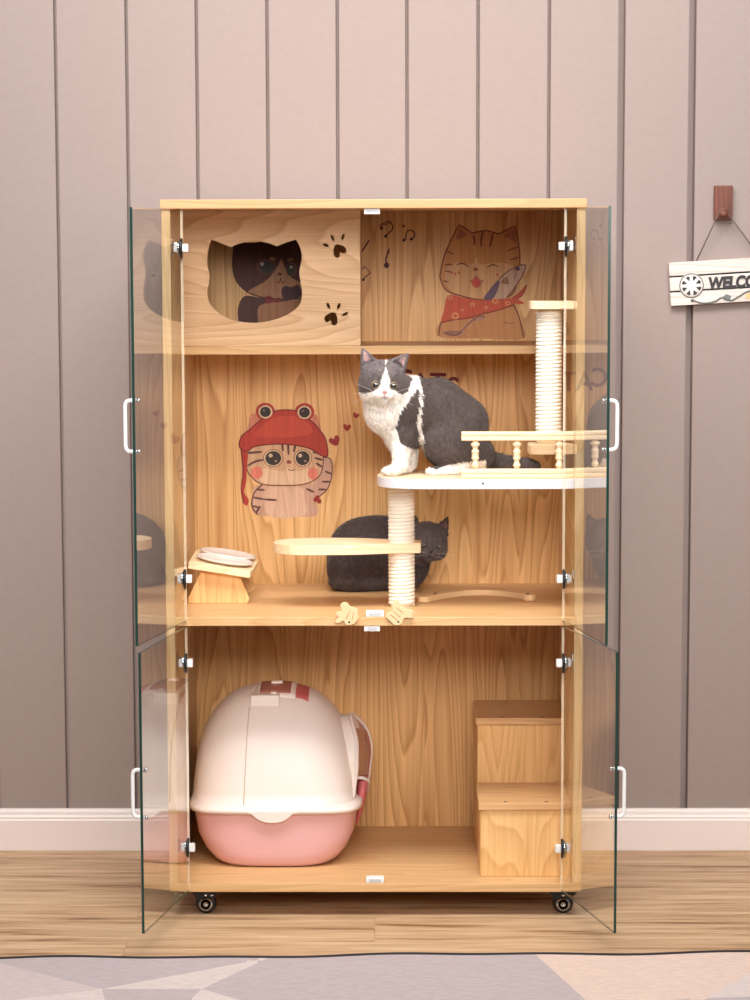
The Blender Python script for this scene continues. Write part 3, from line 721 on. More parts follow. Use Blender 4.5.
# railing
def railing():
    xa = aty(461.5, 440, .045).x; xb = XI-.0005; y0 = .034; y1 = .054
    zt1 = aty(480, 432, y0).z; zt0 = aty(480, 441, y0).z; zb1 = aty(480, 469.3, y0).z
    n = node('railing', clm, (xa-.05, y0-.15, ZP-ZM))
    def moulded(z0, z1):
        bm = bm_new(); h = z1-z0
        pr = [(y0+.002, z0), (y1-.002, z0), (y1, z0+h*.15), (y1, z0+h*.85), (y1-.002, z1), (y0+.002, z1), (y0, z1-h*.12), (y0, z0+h*.62), (y0+.002, z0+h*.55), (y0+.002, z0+h*.47), (y0, z0+h*.40), (y0, z0+h*.12)]
        add_prism(bm, pr, xa, xb, 0, axis='X'); return bm
    obj('top_rail', moulded(zt0, zt1), M_RAIL, n); obj('bottom_rail', moulded(ZP+.0002, zb1), M_RAIL, n)
    h = zt0-zb1
    prof = [(.0046, 0), (.0046, .06), (.0065, .10), (.0062, .16), (.0045, .22), (.0042, .30), (.0065, .36), (.0068, .42), (.0048, .46), (.0070, .50), (.0048, .54), (.0068, .58), (.0065, .64), (.0042, .70), (.0048, .78), (.0078, .84), (.0080, .90), (.0050, .95), (.0048, 1)]
    for u in (475.3, 516.8, 559.2):
        x = aty(u, 455, .044).x; bm = bm_new(); add_lathe(bm, [(r*1.12, zb1+t*h) for r, t in prof], (x, .044, 0), 20); obj('baluster', bm, M_RAIL, n)
railing()
# upper scratching post between two wall plates
def upper():
    y = .11; xc = aty(548.7, 380, y).x
    for (u0, v0, v1) in ((530, 301.3, 309.3), (529, 445.5, 454.5)):
        yf = .065; x0 = aty(u0, v0, yf).x; z1 = aty(550, v0, yf).z; z0 = aty(550, v1, yf).z
        pts = [(XI-.0005, yf), (x0+.012, yf), (x0+.004, yf+.003), (x0, yf+.012), (x0, yf+.078), (x0+.004, yf+.087), (x0+.012, yf+.09), (XI-.0005, yf+.09)]
        bm = bm_new(); add_prism(bm, pts, z0, z1, .0012, axis='Z'); obj('end_plate', bm, M_LIGHT, clm)
        if v0 < 400: top = z0
        else: bot = z1
    rope_post(xc, y, bot, top, .0262)
upper()

# curved wooden strip lying on the middle shelf
def arc():
    P = [aty(u, v, Y) for u, v, Y in ((0, 0, 1),)]
    pts_o = []; top = []; bot = []
    # centre line by shelf coordinates
    cl = [atz(u, v, ZM+.008) for u, v in ((424, 598), (440, 594.5), (460, 591.8), (482, 591.0), (503, 592.0), (520, 594.2), (529, 596.3))]
    cl = smooth_path(cl, 4); L = []; R = []
    m = len(cl)
    for j, p in enumerate(cl):
        a = cl[max(j-1, 0)]; b = cl[min(j+1, m-1)]; d = (b-a).normalized(); nn = Vector((-d.y, d.x, 0))
        w = .013
        L.append(p+nn*w); R.append(p-nn*w)
    e1 = [cl[-1]+(cl[-1]-cl[-2]).normalized()*.013*math.sin(t)+(L[-1]-cl[-1])*math.cos(t) for t in (.5, 1.0, 1.57, 2.14, 2.64)]
    e0 = [cl[0]-(cl[1]-cl[0]).normalized()*.013*math.sin(t)+(R[0]-cl[0])*math.cos(t) for t in (.5, 1.0, 1.57, 2.14, 2.64)]
    out = [(p.x, p.y) for p in L+e1+R[::-1]+e0]
    bm = bm_new(); add_prism(bm, out, ZM+.0003, ZM+.012, .0015, axis='Z')
    t = thing('wooden_strip', 'curved pale wooden strip with a screw at its end, lying flat on the middle shelf', 'wooden strip', (cl[0].x, cl[0].y, ZM))
    obj('strip', bm, M_CHARM, t)
    for p in (cl[-2], cl[3]):
        bm = bm_new(); add_lathe(bm, [(0, 0), (.0038, 0), (.0034, .0012), (0, .0014)], (p.x, p.y, ZM+.012), 14); obj('screw', bm, M_GREYR, t)
arc()

# wooden leaf charms at the shelf edge
def charms():
    s1 = [(340.8, 604), (344, 602.3), (347.6, 603), (350, 606.4), (354, 607.5), (358.2, 609.8), (357.6, 612.5), (358.4, 617.5), (356.5, 621.5), (353, 624.6), (348, 625.4), (345, 624.2), (343.8, 621), (340.5, 622.5), (337.2, 623.6), (334.8, 621.8), (336.6, 619.3), (338.4, 617), (336, 615.3), (335.6, 613), (339.5, 611.6), (341.8, 610.4), (340.6, 607)]
    s2 = [(393.4, 602.5), (396.5, 600.6), (399.6, 602), (400.5, 605), (403, 606.8), (406.5, 609.6), (411, 609.4), (413.5, 612), (412, 614.3), (413.6, 617.2), (409.5, 618.5), (406.6, 617.8), (403.6, 619), (402.8, 622), (400.3, 624.8), (395.5, 625.4), (391.8, 623), (388.6, 620.2), (385.6, 616.6), (386.6, 613.8), (390.5, 612), (392.8, 609.5), (391.6, 606)]
    for pts, dots, grooves, lab in ((s1, (349.2, 622.2), (((350, 611), (346, 619)), ((354, 612), (352, 620))), 'small pale wooden leaf charm at the shelf edge, left of the white catches'),
                                    (s2, (398.3, 621.8), (((390.5, 614.5), (397, 620)), ((393.5, 611.5), (400.5, 617.2)), ((396.5, 607.5), (403, 613))), 'small pale wooden leaf charm at the shelf edge, at the foot of the rope post')):
        y0 = -.0085; c0 = aty(dots[0], dots[1], y0)
        t = thing('leaf_charm', lab, 'wooden charm', (c0.x, y0, c0.z), group='wooden charms at the middle shelf edge')
        bm = bm_new(); add_prism(bm, px_plate(sm(pts, 3), y0), y0, y0+.007, .0012); obj('leaf', bm, M_CHARM, t)
        bm = bm_new(); add_lathe(bm, [(0, y0-.0012), (.0018, y0-.0008), (.0022, y0+.0002), (0, y0+.0002)], (c0.x, 0, c0.z), 12, 'Y'); 
        obj('screw', bm, M_GREYR, t)
        bm = bm_new()
        for a, b in grooves:
            A_ = aty(*a, y0); B_ = aty(*b, y0); add_tube(bm, [A_, B_], .0007, 6)
        obj('carved_vein', bm, plain('vein_brown', (186, 132, 88), .7), t)
charms()

# ------------------------------------------------------------------ bowl stand and bowls
def stand():
    yf = .2; zf = ZM
    a = atz(188.5, 604, ZM); b = atz(249, 604, ZM)
    t = thing('bowl_stand', 'small slanted pine feeding stand at the left of the middle shelf', 'feeding stand', ((a.x+b.x)/2, .28, ZM))
    def at(u, v): q = aty(u, v, yf); return (q.x, q.z)
    tr = [at(188.2, 598), at(201, 571), at(239, 574), at(249.5, 599), at(249, 602.5), at(246, 604.5)]
    pts = [(tr[0][0], ZM), (tr[0][0], tr[0][1]), tr[1], tr[2], tr[3], (tr[4][0], ZM+.006), (tr[5][0]+.001, ZM)]
    for y0 in (yf, yf+.165):
        bm = bm_new(); add_prism(bm, pts, y0, y0+.012, .0015); obj('leg_panel', bm, M_STEP, t)
    # slanted top: section in XZ, run along y, rear corners cut
    yt = yf-.022
    q0 = aty(189, 561.2, yt); q1 = aty(250.5, 570.8, yt); d = Vector((q1.x-q0.x, 0, q1.z-q0.z)); w = d.length; ex = d.normalized(); ez = Vector((-ex.z, 0, ex.x)); ey = Vector((0, 1, 0))
    O = Vector((q0.x, yt, q0.z))
    def W_(x, y, z): return O+ex*x+ey*y+ez*z
    dep = .235; cr_ = .02
    outl = [(0, 0), (w, 0), (w+.004, .04), (w+.005, dep-.05), (w-.002, dep-.015), (w*.8, dep), (w*.2, dep), (.002, dep-.015), (-.001, dep-.05)]
    out = [(p.x, p.y) for p in smooth_path([Vector((x, y, 0)) for x, y in outl[1:]], 4)]
    out = [outl[0]]+out
    bm = bm_new(); add_prism(bm, out, -.015, 0, .0012, axis='Z')
    M = Matrix(((ex.x, ey.x, ez.x, O.x), (ex.y, ey.y, ez.y, O.y), (ex.z, ey.z, ez.z, O.z), (0, 0, 0, 1)))
    bm.transform(M); obj('top_board', bm, M_LIGHT, t)
    for k, yy in enumerate((.062, .166)):
        c_ = W_(w*.54, yy, 0)
        bt = thing('pet_bowl', ('front', 'rear')[k]+' shallow white dish set in the slanted pine stand', 'bowl', c_, group='dishes in the slanted feeding stand')
        bm = bm_new(); r = .057
        add_lathe(bm, [(0, .0003), (r-.016, .0003), (r-.004, .004), (r, .0062), (r+.001, .0074), (r-.001, .0082), (r-.004, .0076), (r-.018, .0035), (0, .003)], (0, 0, 0), 40)
        M2 = M.copy(); M2.translation = c_; bm.transform(M2); obj('dish', bm, M_CERAM, bt)
        bm = bm_new(); add_tube(bm, [( (r-.001)*math.cos(a_), (r-.001)*math.sin(a_), .008) for a_ in np.linspace(0, 2*PI, 41)[:-1]], .0012, 6, closed=True); bm.transform(M2); obj('rim', bm, M_CERAM, bt)
stand()

# ------------------------------------------------------------------ steps
def steps():
    zb = B0+T; t = thing('cat_steps', 'two-step pine stair block at the lower right of the cabinet', 'steps', (.29, .26, zb))
    x0 = .2050; x1 = XI-.0006; y1 = .0553; y2 = .2544; y3 = .4736; h1 = .2148; h2 = .3484; tt = .0142
    box_part('front_panel', (x0+.001, y1+.004, zb+.0002), (x1, y1+.018, h1-tt), M_STEP, t)
    box_part('middle_panel', (x0, y2+.004, zb+.0002), (x1, y2+.016, h2-tt), M_STEP, t)
    box_part('back_board', (x0, y3-.014, zb+.0002), (x1, y3-.002, h2-tt), M_STEP, t)
    for x in (x0, x1-.012):
        bm = bm_new(); add_prism(bm, [(y1+.018, zb), (y2+.004, zb), (y2+.004, h1-tt), (y1+.018, h1-tt)], x, x+.012, .0008, axis='X')
        add_prism(bm, [(y2+.016, zb), (y3-.014, zb), (y3-.014, h2-tt), (y2+.016, h2-tt)], x, x+.012, .0008, axis='X'); obj('side_board', bm, M_STEP, t)
    for (ya, yb, hh) in ((y1-.002, y2+.004, h1), (y2-.002, y3, h2)):
        bm = bm_new(); add_box(bm, (x0-.003, ya, hh-tt), (x1, yb, hh), .0012)
        obj('tread', bm, M_TREAD, t)
        for xx in (x0+.05, x0+.13):
            bm = bm_new(); add_lathe(bm, [(0, 0), (.0035, 0), (.003, .0008), (0, .001)], (xx, ya+.012, hh), 12); obj('screw', bm, M_GREYR, t)
steps()

# ------------------------------------------------------------------ litter box
def litter():
    zb = B0+T; cx = (-.3714-.0316)/2; cy = .285
    t = thing('litter_box', 'hooded cat litter box with cream dome and pink tray, in the lower left', 'litter box', (cx, cy, zb))
    zr = aty(271, 811.5, cy-.165).z
    def sup(a, rx, ry, e):
        c_, s_ = math.cos(a), math.sin(a); return (rx*math.copysign(abs(c_)**(2/e), c_), ry*math.copysign(abs(s_)**(2/e), s_))
    def loft(bm, secs, seg=72, cap0=True, cap1=True, mi=0):
        rings = []
        for (x, y, z, rx, ry, e) in secs:
            rings.append([bm.verts.new((x+sup(2*PI*i/seg, rx, ry, e)[0], y+sup(2*PI*i/seg, rx, ry, e)[1], z)) for i in range(seg)])
        fs = []
        for a, b in zip(rings, rings[1:]):
            for i in range(seg): fs.append(bm.faces.new((a[i], a[(i+1) % seg], b[(i+1) % seg], b[i])))
        if cap0: fs.append(bm.faces.new(rings[0][::-1]))
        if cap1: fs.append(bm.faces.new(rings[-1]))
        for f in fs: f.smooth = True; f.material_index = mi
        bmesh.ops.recalc_face_normals(bm, faces=fs)
        return rings
    bm = bm_new()
    loft(bm, [(cx, cy, zb+.0005, .105, .138, 3.6), (cx, cy, zb+.003, .116, .147, 3.8), (cx, cy, zb+.010, .127, .152, 4), (cx, cy, zb+.030, .143, .156, 4.4), (cx, cy, zb+.060, .157, .157, 4.8), (cx, cy, zr-.008, .165, .161, 5), (cx, cy, zr-.002, .168, .163, 5)])
    obj('tray', bm, M_PINK, t)
    # dome with lip
    bm = bm_new()
    secs = [(cx, cy, zr-.004, .170, .166, 5), (cx, cy, zr-.0055, .174, .170, 5), (cx, cy, zr+.002, .1745, .1705, 5), (cx, cy, zr+.006, .172, .168, 4.8), (cx-.003, cy, zr+.010, .168, .162, 4.2)]
    prof = [(.0, 1.0), (.10, .99), (.22, .975), (.36, .95), (.50, .91), (.60, .862), (.69, .805), (.77, .735), (.83, .665), (.88, .59), (.92, .53), (.955, .42), (.98, .30), (.993, .18), (.999, .07)]
    hz = .4105-zr-.010
    for tt, r in prof: secs.append((cx-.004+.000*tt, cy+.012*tt, zr+.010+hz*tt, .166*r, .160*r, 3.9-1.4*tt))
    loft(bm, secs)
    obj('dome', bm, M_CREAM, t)
    # bulged latch in the middle of the lip
    q = aty(271, 808, cy-.176)
    bm = bm_new(); cxl = q.x
    pts = [(cxl-.042, zr+.001), (cxl+.045, zr+.001), (cxl+.040, zr-.006), (cxl+.028, zr-.016), (cxl+.012, zr-.0215), (cxl-.008, zr-.0215), (cxl-.025, zr-.016), (cxl-.037, zr-.006)]
    add_prism(bm, sm(pts, 4), cy-.1735, cy-.158, .002); 
    obj('front_tab', bm, M_CREAM, t)
    # seam of the lift-up front half: thin raised bead in darker cream
    import itertools
    def surf(x, z, side=-1):
        """y on the dome surface for x, z"""
        tt = (z-zr-.010)/hz; tt = min(max(tt, 0), .998)
        r = np.interp(tt, [p[0] for p in prof], [p[1] for p in prof]); e = 3.9-1.4*tt
        dx = min(abs(x-(cx-.004))/(.166*r), .999); return cy+.012*tt+side*.160*r*(1-dx**e)**(1/e)
    bm = bm_new(); pts = []
    for tt in np.linspace(.01, .86, 22):
        z = zr+.010+hz*tt; u = 243.5+5*tt; x = aty(u, 760, cy-.15).x; pts.append((x, surf(x, z)-.0003, z))
    add_tube(bm, pts, .0011, 6); obj('seam', bm, plain('cream_seam_line', (206, 180, 152), .5), t)
    # clip at the top front
    z0 = aty(260, 711, cy-.13).z; x0 = aty(249.5, 705, cy-.12).x; x1 = aty(278.5, 705, cy-.12).x; z1 = aty(260, 698, cy-.12).z
    ya = surf((x0+x1)/2, (z0+z1)/2); bm = bm_new(); add_box(bm, (x0, ya-.012, z0), (x1, ya+.03, z1), .003, 3); obj('clip', bm, M_CREAM, t)
    bm = bm_new(); add_lathe(bm, [(0, 0), (.008, 0), (.008, .0025), (.004, .004), (0, .004)], (x1-.012, ya+.008, z1), 18); obj('clip_button', bm, M_CREAM, t)
    # top opening: pink flap with cream frame
    zt = .4105
    def top(x, y):
        # height of the dome at x, y
        for tt in np.linspace(.998, 0, 400):
            r = np.interp(tt, [p[0] for p in prof], [p[1] for p in prof]); e = 3.9-1.4*tt
            if (abs(x-(cx-.004))/(.166*r))**e + (abs(y-cy-.012*tt)/(.160*r))**e <= 1: return zr+.010+hz*tt
        return zr
    def patch(x0, x1, y0, y1, off, n=8):
        b_ = bm_new(); g = [[b_.verts.new((x0+(x1-x0)*i/n, y0+(y1-y0)*j/n, top(x0+(x1-x0)*i/n, y0+(y1-y0)*j/n)+off)) for i in range(n+1)] for j in range(n+1)]
        fs = [b_.faces.new((g[j][i], g[j][i+1], g[j+1][i+1], g[j+1][i])) for j in range(n) for i in range(n)]
        r = bmesh.ops.extrude_face_region(b_, geom=fs); 
        for v in [v for v in r['geom'] if isinstance(v, bmesh.types.BMVert)]: v.co.z -= .004
        bmesh.ops.recalc_face_normals(b_, faces=b_.faces)
        for f in b_.faces: f.smooth = True
        return b_
    xa = cx-.035; 
    obj('lid_surround', patch(cx-.030, cx+.066, cy-.062, cy+.06, .0016), M_DPINK, t)
    obj('lid_frame', patch(cx-.042, cx+.040, cy-.066, cy+.055, .0045), M_CREAM, t)
    obj('lid_window', patch(cx-.032, cx+.030, cy-.056, cy+.045, .0052), M_TPINK, t)
    bm = bm_new(); zz = top(cx+.0, cy+.0); add_box(bm, (cx-.012, cy+.0, zz), (cx+.012, cy+.012, zz+.009), .003, 3); obj('lid_grip', bm, M_CREAM, t)
    # entrance on the right end: cream frame, smoked flap, pink scoop
    xs = cx+.148
    arch = []
    for a in np.linspace(-.0, PI, 17): arch.append((cy+.012+.095*math.cos(a), .250+.098*math.sin(a)))
    bm = bm_new(); pth = []
    def xsurf(y, z):
        tt = min(max((z-zr-.010)/hz, 0), .998); r = np.interp(tt, [p[0] for p in prof], [p[1] for p in prof]); e = 3.9-1.4*tt
        dy = min(abs(y-cy-.012*tt)/(.160*r), .999); return cx-.004+.166*r*(1-dy**e)**(1/e)
    fr = [(cy-.088, .170)]+[(y, z) for y, z in arch[::-1]]+[(cy+.112, .170)]
    pth = []
    for y, z in fr:
        lean = .160-.10*max(0, z-.26)  # the frame stands off the dome like a porch
        pth.append((cx+.152+.028*(y-cy+.088)/.2*(1-.75*max(0, (z-.25)/.098)**2)+.010*math.sin(PI*min(1, max(0, (z-.17)/.2)))-.25*max(0, z-.31), y, z))
    add_tube(bm, smooth_path(pth, 2), .0042, 10); obj('entrance_frame', bm, M_CREAM, t)
    def porch(name, a, b, mat, inset=0):
        bm = bm_new(); cyz = (cy+.012, .26)
        q = [(p[0], cyz[0]+(p[1]-cyz[0])*(1-inset), cyz[1]+(p[2]-cyz[1])*(1-inset)) for p in pth]
        vs = [bm.verts.new((p[0]+a, p[1], p[2])) for p in q]; vb = [bm.verts.new((p[0]+b, p[1], p[2])) for p in q]
        bm.faces.new(vs); bm.faces.new(vb[::-1])
        for i in range(len(vs)): j = (i+1) % len(vs); bm.faces.new((vs[i], vb[i], vb[j], vs[j]))
        bmesh.ops.recalc_face_normals(bm, faces=bm.faces); obj(name, bm, mat, t)
    porch('entrance_porch', -.001, -.055, M_CREAM)
    porch('entrance_flap', .0012, -.0012, M_TPINK, .06)
    # scoop hanging at the side of the entrance
    bm = bm_new(); xsx = cx+.172
    def ring(z, x, rx, ry): return (x, cy-.02, z, rx, ry, 2.6)
    loft(bm, [(xsx-.010, cy-.02, .128, .002, .010, 2.4), (xsx-.006, cy-.02, .150, .006, .022, 2.4), (xsx+.000, cy-.02, .190, .010, .034, 2.6), (xsx+.003, cy-.02, .222, .011, .038, 2.6)], 24)
    obj('scoop', bm, M_DPINK, t)
    bm = bm_new(); add_tube(bm, smooth_path([(xsx-.010, cy-.055, .231), (xsx+.002, cy-.05, .229), (xsx+.012, cy-.04, .222), (xsx+.014, cy-.02, .214)], 4), .0038, 8); obj('scoop_handle', bm, M_CREAM, t)
litter()

# ------------------------------------------------------------------ wall sign
def sign():
    yb = WY-.0008
    hk = thing('wall_hook', 'small reddish-brown wooden block hook on the panelled wall', 'hook', aty(723, 203, yb-.01))
    a = aty(714.5, 185.5, yb-.014); b = aty(732.5, 219.5, yb-.014)
    M_HK = wood('hook_wood', (84, 44, 34), (128, 74, 58), 'Z', 8, 5)
    bm = bm_new(); add_box(bm, (a.x, yb-.014, b.z), (b.x, yb, a.z), .0015); obj('block', bm, M_HK, hk)
    q = aty(723.5, 213, yb-.03)
    bm = bm_new(); add_lathe(bm, [(0, yb-.040), (.009, yb-.040), (.0095, yb-.037), (.006, yb-.030), (.006, yb-.0135), (0, yb-.0135)], (q.x, 0, q.z), 18, 'Y'); obj('peg', bm, M_HK, hk)
    # sign board, turned slightly
    L = aty(669, 284.5, yb-.02); z1 = aty(669, 262, yb-.02).z; z0 = aty(669, 307, yb-.02).z
    ln = .246; rot = math.atan2(.0052, .0883)*1.0
    O = Vector((L.x+.005, yb-.016, z0)); sg = thing('welcome_sign', 'white plank sign with a wheel and the word WELCOME, hanging from the wall hook', 'sign', O+Vector((ln/2, 0, 0)))
    hh = z1-z0
    M = Matrix.Translation(O) @ Matrix.Rotation(-rot, 4, 'Y')
    bm = bm_new()
    third = hh/3
    for k in range(3): add_box(bm, (0, 0, k*third+.0017), (ln, .012, (k+1)*third-.0017), .0012)
    add_box(bm, (.003, .009, .002), (ln-.003, .0155, hh-.002), 0)
    bm.transform(M); obj('board', bm, wood('white_plank', (198, 184, 174), (230, 220, 210), 'X', 6, 4), sg)
    bm = bm_new()
    for k in (1, 2): add_box(bm, (.0005, .0030, k*third-.0021), (ln-.0005, .0075, k*third+.0021), 0)
    bm.transform(M); obj('plank_gap', bm, plain('dark_gap', (44, 40, 40), .8), sg)
    # wheel
    def sp(u, v):
        q = aty(u, v, yb-.018); v_ = M.inverted() @ q; return v_
    w = sp(691.6, 285.6); bm = bm_new(); R_ = .0118*2.13
    dark = plain('sign_ink', (58, 54, 56), .7)
    add_lathe(bm, [(0, -.001), (R_, -.001), (R_+.001, .0005), (R_+.001, .001), (0, .001)], (w.x, 0, w.z), 36, 'Y'); bm.transform(M); obj('wheel_disc', bm, plain('sign_white', (230, 221, 212), .6), sg)
    bm = bm_new(); add_tube(bm, [(w.x+R_*.98*math.cos(a_), -.0012, w.z+R_*.98*math.sin(a_)) for a_ in np.linspace(0, 2*PI, 37)[:-1]], .0009, 6, closed=True)
    for k in range(8):
        a_ = 2*PI*k/8+PI/8*0+.39
        pts = [(w.x+R_*r_*math.cos(a_+o_), w.z+R_*r_*math.sin(a_+o_)) for r_, o_ in ((.38, 0), (.78, .24), (.84, 0), (.78, -.24))]
        add_prism(bm, pts, -.0016, -.0008)
    bm.transform(M); obj('wheel_spokes', bm, dark, sg)
    # word
    s0 = sp(708.5, 289.0); bmw = text_bm('WELCOME', .036, .0009, .15, .0019)
    xs = [v.co.x for v in bmw.verts]; sc = (.138)/(max(xs)-min(xs))
    for v in bmw.verts: v.co = Vector((s0.x+v.co.x*sc, -.0012+v.co.y, s0.z+v.co.z*.92))
    bmw.transform(M); obj('lettering', bmw, dark, sg)
    # painted vine and flowers
    bm = bm_new(); vp = [sp(*q_) for q_ in ((694, 300.5), (700, 302.7), (708, 303), (716, 301), (722, 297.6), (731, 300.5), (738, 297), (750, 291), (762, 296), (774, 300), (782, 298))]
    add_tube(bm, smooth_path([(q_.x, -.0006, q_.z) for q_ in vp], 5), .0019, 6)
    bm.transform(M); obj('vine', bm, plain('vine_grey', (104, 108, 104), .7), sg)
    for (u, v, rr, nm, rgb, e_) in ((727, 297.5, .0085, 'leaf', (118, 122, 118), .75), (749, 296, .0075, 'flower', (226, 186, 140), .8), (766, 300, .0085, 'leaf', (118, 122, 118), .7), (692.5, 300.5, .004, 'leaf', (86, 84, 84), .8)):
        q_ = sp(u, v); bm = bm_new()
        pts = [(q_.x+rr*(1+.12*math.sin(5*a_))*math.cos(a_), q_.z+rr*e_*(1+.12*math.cos(4*a_))*math.sin(a_)) for a_ in np.linspace(0, 2*PI, 25)[:-1]]
        add_prism(bm, pts, -.0016, .0006, .0003); bm.transform(M); obj(nm, bm, plain('sign_'+nm+str(rgb[0]), rgb, .7), sg)
    # cord over the peg
    pL = aty(696, 259, yb-.018); pR = aty(756, 256.5, yb-.018)
    pR = M @ Vector((ln-.052, 0, hh)); pL = M @ Vector(((sp(696, 259)).x, .004, hh))
    pk = Vector((q.x, yb-.027, q.z))
    pts = [pL+Vector((0, 0, -.004)), pk+Vector((-.0105, 0, -.003)), pk+Vector((-.0075, 0, .0062)), pk+Vector((0, 0, .0095)), pk+Vector((.0075, 0, .0062)), pk+Vector((.0105, 0, -.003)), pR+Vector((0, .004, -.004))]
    bm = bm_new(); add_tube(bm, pts, .0013, 8); obj('cord', bm, plain('grey_cord', (120, 104, 98), .8), sg)
sign()

# ------------------------------------------------------------------ cats
def seg_dist(P, a, b, ra, rb):
    a = np.array(a); b = np.array(b); d = b-a; L2 = (d@d)+1e-12
    t = np.clip(((P-a)@d)/L2, 0, 1); q = a+t[..., None]*d
    return np.linalg.norm(P-q, axis=-1)-(ra+(rb-ra)*t)
def ell_dist(P, c, r, R=None):
    q = P-np.array(c)
    if R is not None: q = q@np.array(R)
    r = np.array(r); k0 = np.linalg.norm(q/r, axis=-1); k1 = np.linalg.norm(q/(r*r), axis=-1)+1e-9
    return k0*(k0-1)/k1
def smin(a, b, k):
    h = np.clip(.5+.5*(b-a)/k, 0, 1); return b*(1-h)+a*h-k*h*(1-h)
def surface_nets(field, lo, hi, step):
    lo = np.array(lo); n = np.ceil((np.array(hi)-lo)/step).astype(int)+1
    gx, gy, gz = [lo[i]+step*np.arange(n[i]) for i in range(3)]
    F = np.empty(n, dtype=np.float64)
    for i in range(n[0]):
        Y, Z = np.meshgrid(gy, gz, indexing='ij'); P = np.stack([np.full_like(Y, gx[i]), Y, Z], -1); F[i] = field(P)
    S = F < 0
    cor = [(i, j, k) for i in (0, 1) for j in (0, 1) for k in (0, 1)]
    m = n-1
    cnt = sum(S[i:i+m[0], j:j+m[1], k:k+m[2]].astype(int) for i, j, k in cor)
    act = (cnt > 0) & (cnt < 8); ids = -np.ones(m, int); idx = np.argwhere(act); ids[act] = np.arange(len(idx))
    acc = np.zeros((len(idx), 3)); w = np.zeros(len(idx))
    for a in cor:
        for ax in range(3):
            if a[ax] == 0:
                b = list(a); b[ax] = 1
                ia = idx+np.array(a); ib = idx+np.array(b)
                fa = F[ia[:, 0], ia[:, 1], ia[:, 2]]; fb = F[ib[:, 0], ib[:, 1], ib[:, 2]]; s = (fa < 0) != (fb < 0)
                t = np.where(s, fa/(fa-fb+1e-15), 0); p = np.array(a, float)[None].repeat(len(idx), 0); p[:, ax] = t
                acc[s] += p[s]; w[s] += 1
    V = lo+step*(idx+acc/w[:, None])
    quads = []
    for ax in range(3):
        u, v = [(1, 2), (2, 0), (0, 1)][ax]
        sl0 = [slice(None)]*3; sl1 = [slice(None)]*3; sl0[ax] = slice(0, -1); sl1[ax] = slice(1, None)
        A = S[tuple(sl0)]; Bq = S[tuple(sl1)]; ch = np.argwhere(A != Bq)
        ch = ch[(ch[:, u] > 0) & (ch[:, v] > 0) & (ch[:, u] < m[u]) & (ch[:, v] < m[v])]
        def cid(du, dv):
            c = ch.copy(); c[:, u] += du; c[:, v] += dv; return ids[c[:, 0], c[:, 1], c[:, 2]]
        q = np.stack([cid(-1, -1), cid(0, -1), cid(0, 0), cid(-1, 0)], 1)
        ins = A[ch[:, 0], ch[:, 1], ch[:, 2]]; q[~ins] = q[~ins][:, ::-1]; quads.append(q)
    Q = np.concatenate(quads); Q = Q[(Q >= 0).all(1)]
    return V, Q
def sdf_mesh(name, field, lo, hi, step, mat, parent, colour=None, fur=.0006, seed=1):
    V, Q = surface_nets(field, lo, hi, step)
    # light laplacian smoothing
    E = np.concatenate([Q[:, [0, 1]], Q[:, [1, 2]], Q[:, [2, 3]], Q[:, [3, 0]]]); E = np.concatenate([E, E[:, ::-1]])
    deg = np.bincount(E[:, 0], minlength=len(V))[:, None]
    for _ in range(2):
        A = np.stack([np.bincount(E[:, 0], V[E[:, 1], k], minlength=len(V)) for k in range(3)], 1)/np.maximum(deg, 1); V = V*.5+A*.5
    C = colour(V) if colour is not None else None
    Mi = np.array(wmat(parent).inverted()); Vl = V@Mi[:3, :3].T+Mi[:3, 3]
    me = bpy.data.meshes.new(name); me.from_pydata(Vl.tolist(), [], Q.tolist()); me.update()
    me.polygons.foreach_set('use_smooth', [True]*len(me.polygons))
    if C is not None:
        at = me.color_attributes.new('coat', 'FLOAT_COLOR', 'POINT'); at.data.foreach_set('color', np.c_[C, np.ones(len(C))].astype(np.float32).ravel())
    me.materials.append(mat)
    o = bpy.data.objects.new(name, me); COL.objects.link(o); o.parent = parent
    return o, V, Q
def lin(r, g, b): return np.array(hexc(r, g, b)[:3])
